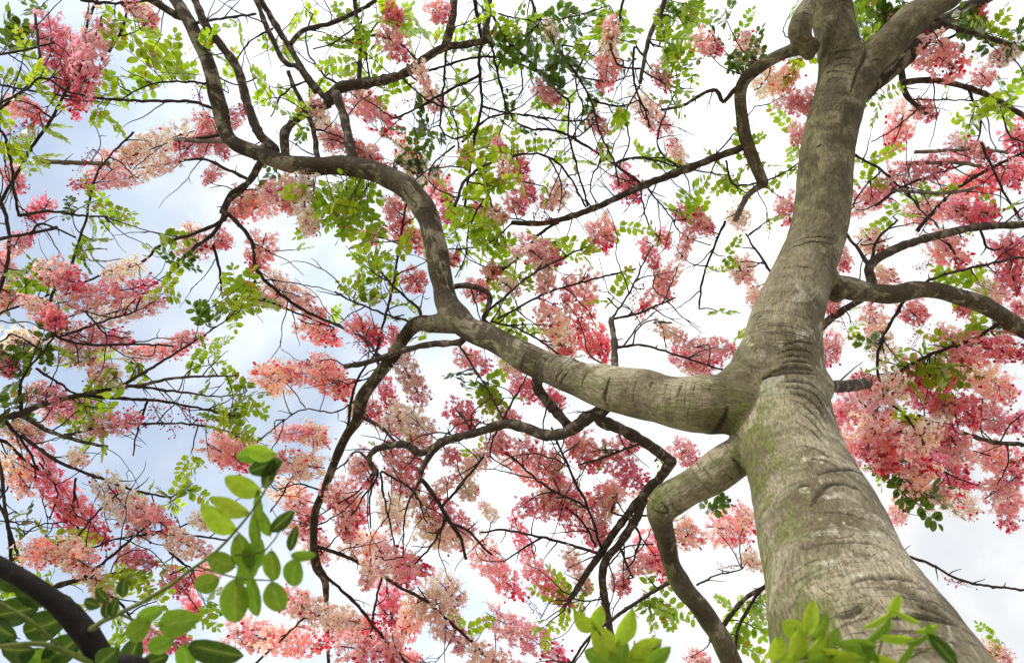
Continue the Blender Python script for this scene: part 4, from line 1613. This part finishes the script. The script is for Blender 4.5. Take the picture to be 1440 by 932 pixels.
# tree x y size tone
LF = """M 15 48 75 k|M 48 12 40 k|M 45 85 40 l|B 28 112 46 l|B 58 108 40 l|M 165 45 55 m|M 205 55 60 l|M 225 80 70 m|M 212 112 55 m|M 250 92 50 l|M 170 112 46 l|M 150 122 46 l|M 148 160 48 l|B 75 185 52 l|B 68 225 40 l|B 8 160 44 l|B 35 215 46 l|B 20 210 44 l|B 140 285 40 m|B 158 300 40 m|B 98 288 34 k|M 310 112 40 l
M 330 45 46 m|M 300 62 46 l|M 375 130 46 l|M 412 162 42 m|M 382 250 46 k|M 400 65 46 l|M 430 15 52 l|M 465 100 42 l|M 440 285 54 l|M 468 302 54 l|M 430 185 36 k|M 505 28 50 m|M 560 20 60 l|M 575 38 56 l|M 512 118 44 l|M 488 88 44 l|M 610 52 50 l|M 548 130 40 l|M 592 182 56 k|M 580 212 56 k|M 602 238 50 k|M 490 270 62 l|M 525 275 56 m
M 640 155 50 l|M 648 128 46 l|M 682 188 60 l|M 690 210 56 l|M 690 250 56 l|M 668 275 60 l|M 720 172 40 k|M 730 208 40 l|M 760 132 46 l|M 785 152 42 l|M 700 65 60 k|M 738 52 66 k|M 772 98 66 k|M 785 86 56 k|M 812 40 64 k|M 850 22 66 m|M 822 62 46 l|M 872 48 56 m|M 692 88 46 m|M 655 45 40 l|M 940 62 56 m|M 952 22 56 k|M 945 140 50 m|M 952 128 46 m|M 865 158 46 l|M 858 186 46 l|M 832 128 46 k|M 912 220 40 l|M 935 225 38 m|M 780 222 36 l|M 808 232 40 l
M 505 330 66 m|M 522 360 56 l|M 545 370 52 l|M 510 400 56 l|M 525 415 50 m|M 660 335 64 l|M 690 345 60 l|M 705 330 50 m|M 715 380 54 l|M 730 392 50 l|M 650 300 50 l|M 680 320 50 l|M 790 350 44 l|M 775 345 46 l|M 855 420 44 l|M 868 325 42 l|M 925 335 40 m|M 830 355 40 l|M 720 430 40 m|M 722 470 52 l|M 735 470 44 l|M 700 440 36 l|M 760 350 44 l|M 580 430 34 l|M 590 330 40 m|M 645 530 40 k|M 690 545 56 m|M 700 560 46 m|M 590 470 36 l|M 810 510 30 l|M 615 385 30 l|M 480 320 40 m
M 980 30 60 m|M 1020 20 46 k|M 1000 55 50 k|M 960 80 56 m|M 1052 90 56 k|M 1035 45 36 m|M 970 40 46 m|M 1115 15 30 m|M 1215 30 76 k|M 1222 44 60 m|M 1232 18 66 k|M 1128 90 50 l|M 1110 195 44 l|M 1112 238 46 m|M 1060 205 44 l|M 1052 225 44 l|M 1075 235 30 l|M 1015 250 52 l|M 975 280 52 l|M 980 295 46 l|M 1035 255 40 l|M 1350 25 64 k|M 1362 52 46 k|M 1400 30 56 m|M 1430 65 46 k|M 1390 60 44 k|M 1420 130 44 m|M 1398 150 56 l|M 1370 165 40 m|M 1348 178 36 l|M 1330 130 24 m|M 1240 140 44 m
M 1210 220 44 l|M 1218 245 40 l|M 1300 290 40 l|M 1310 270 40 l|M 1400 295 44 m|M 1255 300 40 l|M 1355 395 60 l|M 1378 400 46 l|M 1322 398 34 l|M 1030 365 34 m|M 1018 380 22 l|M 1008 440 30 m|M 1225 480 44 k|M 1240 482 34 k|M 1285 525 56 m|M 1310 525 66 m|M 1330 530 56 m|M 1352 470 52 m|M 1375 465 46 m|M 1300 510 50 m|M 1220 520 30 m|M 1040 468 30 l|M 1085 310 30 l|M 1250 665 56 k|M 1240 655 40 m|M 1280 690 72 k|M 1005 710 44 k|M 1015 700 36 k|M 1405 460 30 k|M 1275 590 30 l|M 1190 440 30 l|M 1205 465 24 l
B 60 388 56 m|B 130 335 52 m|B 122 365 44 k|B 68 425 46 m|B 60 470 60 k|B 15 520 60 k|B 20 570 66 k|B 100 505 52 l|B 45 385 40 l|B 15 412 44 m|B 235 405 50 l|B 240 340 50 m|B 212 350 30 m|B 260 362 38 k|B 158 315 40 m|B 290 440 52 k|B 340 420 66 m|B 325 440 56 m|B 345 400 40 m|B 290 490 46 l|B 305 500 34 l|B 180 510 46 m|B 155 535 40 m|B 190 520 40 k|B 285 545 36 m|B 340 545 46 m|B 350 560 46 m|B 300 575 40 m|B 325 590 56 m|B 320 600 46 m|B 140 590 66 l|B 130 600 46 l|B 105 610 34 m|B 30 500 50 k|B 62 495 40 k|B 272 650 32 l|B 252 690 56 m|B 245 705 44 l|B 205 687 22 l|B 75 760 50 l|B 20 725 34 m|B 160 810 56 l|B 175 800 46 l|B 185 820 40 m|B 228 800 44 l|B 230 840 40 l|B 30 740 34 k
B 20 840 56 m|B 60 850 50 m|B 10 790 46 m|B 150 850 50 l|B 185 880 56 l|B 300 850 44 m|B 280 870 40 m|M 800 845 46 l|M 815 830 46 l|M 805 860 40 l|M 920 845 50 m|M 930 860 56 m|M 660 875 40 l|M 675 885 34 m|M 760 890 34 l|M 765 878 28 l|M 1055 880 56 m|M 1065 850 44 l|M 1030 860 40 l|M 1060 910 50 l|M 1075 840 34 m|M 535 635 26 l|M 545 800 20 l|M 665 635 30 l|M 780 655 26 l|M 850 630 30 m|M 925 650 36 l|M 860 640 24 l|M 555 450 30 l|M 1280 805 20 l|M 1395 905 26 m|M 1405 910 20 k|M 890 570 26 l|M 425 350 24 l|M 470 440 30 l|M 120 750 40 l|M 445 320 40 l|M 495 300 60 m|M 500 55 60 m|M 730 30 40 m|M 800 10 50 k|M 690 20 40 l|M 880 90 36 k|M 730 260 30 l|M 630 270 34 l|M 770 270 30 l"""
litems = []
for row in LF.strip().split('\n'):
    for e in row.split('|'):
        f0 = e.split()
        tk, x, y, sz, tone = f0[0], float(f0[1]), float(f0[2]), float(f0[3]), f0[4]
        for comp in range(2 if sz >= 56 else 1):
          if comp:
            x, y, sz = x + random.choice((-1, 1)) * random.uniform(8, 20), y + random.uniform(-20, 20), sz * .8
          d, f, dist = depth_at(x, y, tk, 0.35)
          nl = 2 if sz < 38 else (3 if sz < 54 else 4)
          sc = min(1.15, max(.55, sz * d / FPX / (.24 if nl < 4 else .28)))
          q = P(f[0], f[1], f[2])
          c = P(x, y, d)
          ax = (c - q)
          ax = ax.normalized() if ax.length > .05 else Vector(rand_dir())
          ax = (ax + Vector(rand_dir()) * .6 - FWD * .2 * random.random()).normalized()
          org = c - ax * .09 * sc
          litems.append((sz, tk, org, ax, sc, 1.0, LEAFV[(tone, nl, random.randrange(2))], f, random.uniform(0, math.tau)))
place_parts("leaf_spray", "small_leaves", litems)

# ------------------------------------------------------------------ fine twigs
SPUR = {'M': THIN_MB, 'B': MB()}
for tk, pp, dd, ww, o in BRANCHES:
    n = len(pp)
    acc = random.uniform(0, 25)
    for i in range(2, n - 1):
        acc += math.dist(pp[i], pp[i - 1])
        if acc < 15 + ww[i] * 2.2:
            continue
        acc = random.uniform(-14, 8)
        t = pp[min(n - 1, i + 1)] - pp[i - 1]
        ang = math.atan2(t[1], t[0]) + random.choice((-1, 1)) * random.uniform(.5, 1.3)
        L = random.choice((8, 14, 26, 45, 70, 120)) * random.uniform(.7, 1.2)
        x, y, d = pp[i][0], pp[i][1], dd[i]
        if x > 1240 and y > 735:
            L = min(L, 20)
        pts = [np.array(P(x, y, d))]
        m = max(3, int(L / 6))
        slope = random.uniform(-.3, .5) * 0.006
        for k in range(m):
            ang += random.uniform(-.28, .28)
            x += math.cos(ang) * L / m
            y += math.sin(ang) * L / m
            d += slope * L / m
            pts.append(np.array(P(x, y, d)))
        if on_trunk(x, y)[0] is not None and d < 4:
            continue
        pts = np.array(pts) - np.array(BASES[tk])
        r0 = min(.0045, ww[i] * d / FPX * .35)
        tube(SPUR[tk], pts, np.linspace(r0, .0016, len(pts)), 4, cap=False)
        if L > 30 and random.random() < .7:     # a side twig
            j = len(pts) // 2
            q = [pts[j]]
            dr = (pts[j] - pts[j - 1])
            dr = dr / np.linalg.norm(dr) + RNG.normal(0, .6, 3)
            dr /= np.linalg.norm(dr)
            for k in range(4):
                q.append(q[-1] + dr * .022 + RNG.normal(0, .005, 3))
            tube(SPUR[tk], np.array(q), np.linspace(.0026, .0012, 5), 4, cap=False)
for tk in 'MB':
    o = link("fine_twigs", SPUR[tk].mesh("fine_twigs", M_TWIG), ROOTS[tk])
    o['kind'] = 'stuff'
    o = link("flower_stalks", CONN[tk].mesh("flower_stalks", M_TWIG), ROOTS[tk])
    o['kind'] = 'stuff'

# a strip of papery bark hanging on the upper left limb
mb = MB()
pk = smooth_path(np.array([np.array(P(x, y, 3.95)) for x, y in ((572, 90), (573, 98), (577, 106), (584, 112))]), .01) - NB
for off in (0, .006):
    tube(mb, pk + off, np.full(len(pk), .006), 5, (.5, .48, .45))
link("bark_strip", mb.mesh("bark_strip", M_DEAD), tree)


# ------------------------------------------------------------------ foreground saplings with broad leaves
def big_leaf_mesh(col, seed, pointed=False):
    mb = MB()
    rows = 12
    v = []
    for i in range(rows + 1):
        u = i / rows
        w = (math.sin(math.pi * min(1, u * .96 + .02)) ** (.62 if not pointed else .8)) * (1 - .18 * (u - .5)) if u < 1 else .02
        bend = -.16 * u * u
        for k in range(-3, 4):
            s = k / 3
            vein = .012 * math.cos(u * 26 - abs(s) * 5) * abs(s)
            wav = .03 * math.sin(u * 7 + seed + s) * abs(s)
            v.append((s * w * .27, u - .0, bend + abs(s) ** 1.5 * w * .10 + vein * .6 + wav * .5))
    v = np.array(v)
    q = []
    for i in range(rows):
        for k in range(6):
            q.append((i * 7 + k, i * 7 + k + 1, i * 7 + k + 8, i * 7 + k + 7))
    cc = np.tile(col, (len(v), 1))
    mid = np.arange(len(v)) % 7 == 3
    cc[mid] = cc[mid] * .75 + np.array((.08, .10, .02))
    mb.add(v, q, None, cc)
    st = np.array([(0, -.10, .01), (0, -.03, .0), (0, .15, -.004)])
    tube(mb, st, np.array([.012, .014, .008]), 5, tuple(col * .8))
    return mb.mesh("leaf", M_BIGLEAF)


BLM = {}
for tone, c in (('l', np.array((.33, .47, .03))), ('m', np.array((.15, .28, .022))), ('k', np.array((.026, .066, .009)))):
    BLM[tone] = [big_leaf_mesh(c, s, s == 2) for s in range(3)]


def put_leaf(root, base, x, y, lpx, wpx, ang, d, tone, kind=None):
    """x, y is the middle of the leaf in the photograph; ang points from stalk to tip, 0 = right, 90 = up"""
    a = math.radians(ang)
    tip_t = random.uniform(-.25, .25)
    dirn = (RGT * math.cos(a) + UPV * math.sin(a) + FWD * tip_t)
    L = lpx * 1.0 * d / FPX * dirn.length
    dirn.normalize()
    nrm = (-FWD + RGT * random.uniform(-.25, .25) + UPV * random.uniform(-.25, .25))
    side = dirn.cross(nrm).normalized()
    nrm = side.cross(dirn).normalized()
    wsc = wpx * 1.05 * d / FPX / .54
    org = P(x, y, d) - dirn * L * .5
    M = Matrix(((side.x * wsc, dirn.x * L, nrm.x * L, 0), (side.y * wsc, dirn.y * L, nrm.y * L, 0), (side.z * wsc, dirn.z * L, nrm.z * L, 0), (0, 0, 0, 1)))
    me = BLM[tone][random.randrange(2) if kind is None else kind]
    o = bpy.data.objects.new("leaf", me)
    COL.objects.link(o)
    o.parent = root
    o.matrix_local = Matrix.Translation(org - base) @ M
    return o


def px_tube(root, base, pts, w0, w1, mat, name, sides=8, jit=0.0):
    rows = smooth_path(np.array([(*P(x, y, d), 0) for x, y, d in pts]), .02)
    n = len(rows)
    dm = np.linspace(pts[0][2], pts[-1][2], n)
    r = np.linspace(w0, w1, n) * dm / FPX / 2
    r = r * np.array([1 + .10 * noise.noise(Vector((i * .3, w0, 3))) for i in range(n)])
    p = wobble(rows[:, :3], jit, .5, w0)
    mb = MB()
    tube(mb, p - np.array(base), r, sides)
    return link(name, mb.mesh(name, mat), root)


# 1: the dark leaning stem low on the left with its leafy shoot
b1p = P(330, 1250, 1.25)
BS = Vector((b1p.x - .05, b1p.y, 0.0))
sap = thing("sapling", "dark leaning sapling with a shoot of broad glossy green leaves in front of the blossom", "sapling", BS)
rows = [(*BS, .04), (b1p.x - .03, b1p.y, .6, .034)] + [(*P(x, y, d), w * d / FPX / 2) for x, y, w, d in ((190, 1060, 40, 1.22), (147, 940, 37, 1.2), (126, 896, 33, 1.2), (98, 864, 29, 1.2), (55, 829, 26, 1.2), (0, 795, 24, 1.2), (-120, 735, 22, 1.2), (-260, 640, 20, 1.25))]
rows = smooth_path(np.array(rows), .03)
mb = MB()
rr = rows[:, 3] * np.array([1 + .20 * noise.noise(Vector((i * .55, 1, 3))) for i in range(len(rows))])
tube(mb, wobble(rows[:, :3], .003, .4, 3) - np.array(BS), rr, 16)
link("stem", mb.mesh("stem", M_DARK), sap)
px_tube(sap, BS, [(128, 885, 1.19), (145, 873, 1.12), (213, 839, 1.05), (277, 795, 1.02), (317, 762, 1.0), (353, 719, .98), (380, 676, .97)], 8, 3, M_SHOOT, "shoot", jit=.002)
px_tube(sap, BS, [(277, 796, 1.02), (333, 812, 1.0), (385, 816, .98)], 3, 2, M_SHOOT, "shoot")
px_tube(sap, BS, [(168, 862, 1.1), (213, 885, 1.05), (262, 918, 1.0)], 4, 2.5, M_SHOOT, "shoot")
px_tube(sap, BS, [(330, 780, 1.0), (372, 775, 1.0), (400, 735, .99)], 3, 2, M_SHOOT, "shoot")
px_tube(sap, BS, [(130, 932, 1.18), (60, 905, 1.15), (-30, 912, 1.1)], 9, 5, M_SHOOT, "shoot")
px_tube(sap, BS, [(80, 905, 1.15), (40, 870, 1.1), (-20, 835, 1.1)], 5, 3, M_SHOOT, "shoot")
for (x, y, l, w, a, d, t) in [
    (364, 636, 52, 24, 178, .97, 'l'), (372, 656, 50, 26, 200, .98, 'k'), (340, 683, 56, 30, 160, .98, 'l'), (322, 712, 62, 26, 165, .99, 'l'), (306, 730, 62, 34, 142, 1.0, 'l'),
    (364, 712, 44, 14, 95, .98, 'm'), (359, 746, 50, 16, 100, .99, 'm'), (397, 733, 40, 20, 40, .98, 'k'), (342, 776, 52, 36, 110, 1.0, 'm'), (358, 780, 44, 34, 70, 1.0, 'm'), (383, 796, 46, 25, 272, .97, 'm'), (413, 806, 46, 30, 255, .97, 'm'),
    (330, 846, 64, 38, 268, .97, 'm'), (357, 840, 54, 22, 278, .98, 'm'), (388, 840, 46, 32, 285, .99, 'm'), (426, 781, 34, 15, 0, .98, 'm'), (412, 757, 36, 14, 75, .99, 'k'), (290, 820, 36, 28, 200, 1.0, 'm'),
    (310, 790, 42, 28, 160, 1.0, 'm'), (250, 875, 54, 36, 10, 1.0, 'm'), (211, 862, 34, 22, 15, 1.03, 'm'), (302, 916, 76, 34, 345, .96, 'k'), (224, 906, 42, 24, 200, 1.0, 'm'), (262, 925, 40, 26, 280, .98, 'm'), (193, 886, 44, 30, 215, 1.02, 'm'),
    (173, 826, 26, 20, 90, 1.05, 'k'), (128, 848, 26, 16, 165, 1.05, 'k'), (143, 837, 26, 16, 130, 1.05, 'k'), (149, 856, 26, 14, 100, 1.05, 'k'), (160, 853, 28, 15, 80, 1.05, 'k'), (378, 668, 46, 18, 250, .98, 'k'), (352, 640, 40, 22, 190, .99, 'm'),
    (350, 800, 46, 28, 60, 1.01, 'm'), (372, 735, 40, 16, 110, 1.0, 'm'), (20, 860, 80, 46, 190, 1.4, 'k'), (60, 880, 90, 50, 200, 1.4, 'k'), (40, 830, 80, 44, 150, 1.4, 'k'), (85, 915, 80, 46, 215, 1.4, 'k'), (20, 915, 86, 50, 190, 1.4, 'k'),
    (90, 850, 60, 36, 170, 1.4, 'k'), (185, 920, 60, 36, 250, 1.4, 'k'), (120, 905, 60, 34, 230, 1.4, 'm'), (55, 925, 70, 36, 170, 1.4, 'm'), (10, 815, 60, 34, 150, 1.4, 'k'), (215, 930, 54, 30, 200, 1.3, 'k'), (0, 885, 70, 40, 160, 1.4, 'k'), (150, 925, 50, 30, 220, 1.1, 'k')]:
    k = .68 if d > 1.25 else 1
    put_leaf(sap, BS, x, y, l * k * (d if d > 1.25 else 1) ** .5, w * k * (d if d > 1.25 else 1) ** .5, a, d, t)


# 2, 3: leafy shoots rising at the lower edge
def small_plant(label, bx, by, d, stems, leaves):
    p0 = P(bx, by, d)
    base = Vector((p0.x, p0.y - .05, 0))
    root = thing("young_plant", label, "plant", base)
    mb = MB()
    st = smooth_path(np.array([np.array(base), np.array([base.x + .03, base.y + .02, p0.z * .5]), np.array(p0)]), .04) - np.array(base)
    tube(mb, st, np.linspace(.009, .0035, len(st)), 8)
    link("stem", mb.mesh("stem", M_SHOOT), root)
    for s in stems:
        px_tube(root, base, s, 5, 2.2, M_SHOOT, "shoot")
    for L in leaves:
        put_leaf(root, base, *L)


small_plant("bright green leafy shoot below the low limb, left of the trunk foot", 885, 990, 1.05,
            [[(885, 990, 1.05), (868, 945, 1.05), (852, 905, 1.04), (835, 878, 1.03)], [(880, 970, 1.05), (890, 935, 1.04), (892, 900, 1.03)], [(872, 950, 1.05), (900, 925, 1.03), (930, 905, 1.02)]],
            [(822, 876, 36, 26, 150, 1.03, 'l', 2), (841, 868, 34, 20, 75, 1.03, 'l', 2), (850, 902, 48, 34, 130, 1.03, 'l'), (880, 884, 58, 28, 68, 1.02, 'l', 2), (907, 914, 56, 30, 28, 1.02, 'l', 2), (925, 924, 50, 22, 25, 1.0, 'm', 2),
             (846, 925, 50, 32, 160, 1.04, 'm'), (870, 922, 46, 26, 60, 1.03, 'm'), (900, 935, 46, 24, 350, 1.02, 'l')])
small_plant("yellow green leafy shoots in front of the foot of the grey trunk", 1190, 1010, .92,
            [[(1190, 1010, .92), (1150, 950, .92), (1130, 920, .92), (1175, 912, .91)], [(1195, 990, .92), (1230, 940, .92), (1240, 900, .92), (1252, 862, .93)], [(1200, 980, .92), (1270, 930, .91), (1320, 905, .9)],
             [(1130, 920, .92), (1120, 900, .92), (1118, 880, .92)], [(1105, 932, .93), (1140, 922, .92), (1180, 910, .92)]],
            [(1140, 868, 48, 20, 68, .92, 'l'), (1154, 882, 42, 22, 55, .92, 'm'), (1117, 885, 36, 28, 150, .93, 'l'), (1092, 913, 38, 27, 265, .92, 'l'), (1122, 906, 42, 28, 75, .91, 'l'), (1150, 908, 42, 24, 30, .91, 'l'), (1172, 898, 36, 16, 50, .92, 'm'),
             (1178, 925, 52, 26, 335, .9, 'l'), (1205, 908, 52, 24, 180, .9, 'm'), (1258, 852, 34, 15, 62, .93, 'l'), (1247, 880, 40, 10, 70, .93, 'm'), (1235, 873, 46, 9, 25, .92, 'l'), (1230, 893, 46, 12, 38, .91, 'm'), (1262, 898, 52, 13, 355, .91, 'l'),
             (1275, 920, 40, 10, 60, .9, 'm'), (1305, 884, 42, 11, 4, .9, 'l'), (1295, 897, 46, 12, 15, .9, 'm'), (1328, 915, 60, 20, 312, .88, 'k', 2), (1310, 895, 40, 13, 290, .89, 'm'), (1210, 928, 46, 22, 20, .9, 'm'), (1240, 928, 44, 18, 170, .9, 'l'),
             (1150, 930, 50, 24, 200, .9, 'm'), (1110, 928, 36, 20, 30, .92, 'l'), (1275, 868, 40, 8, 155, .92, 'l'), (1222, 915, 42, 12, 130, .9, 'm'), (1190, 930, 46, 24, 190, .89, 'l')])
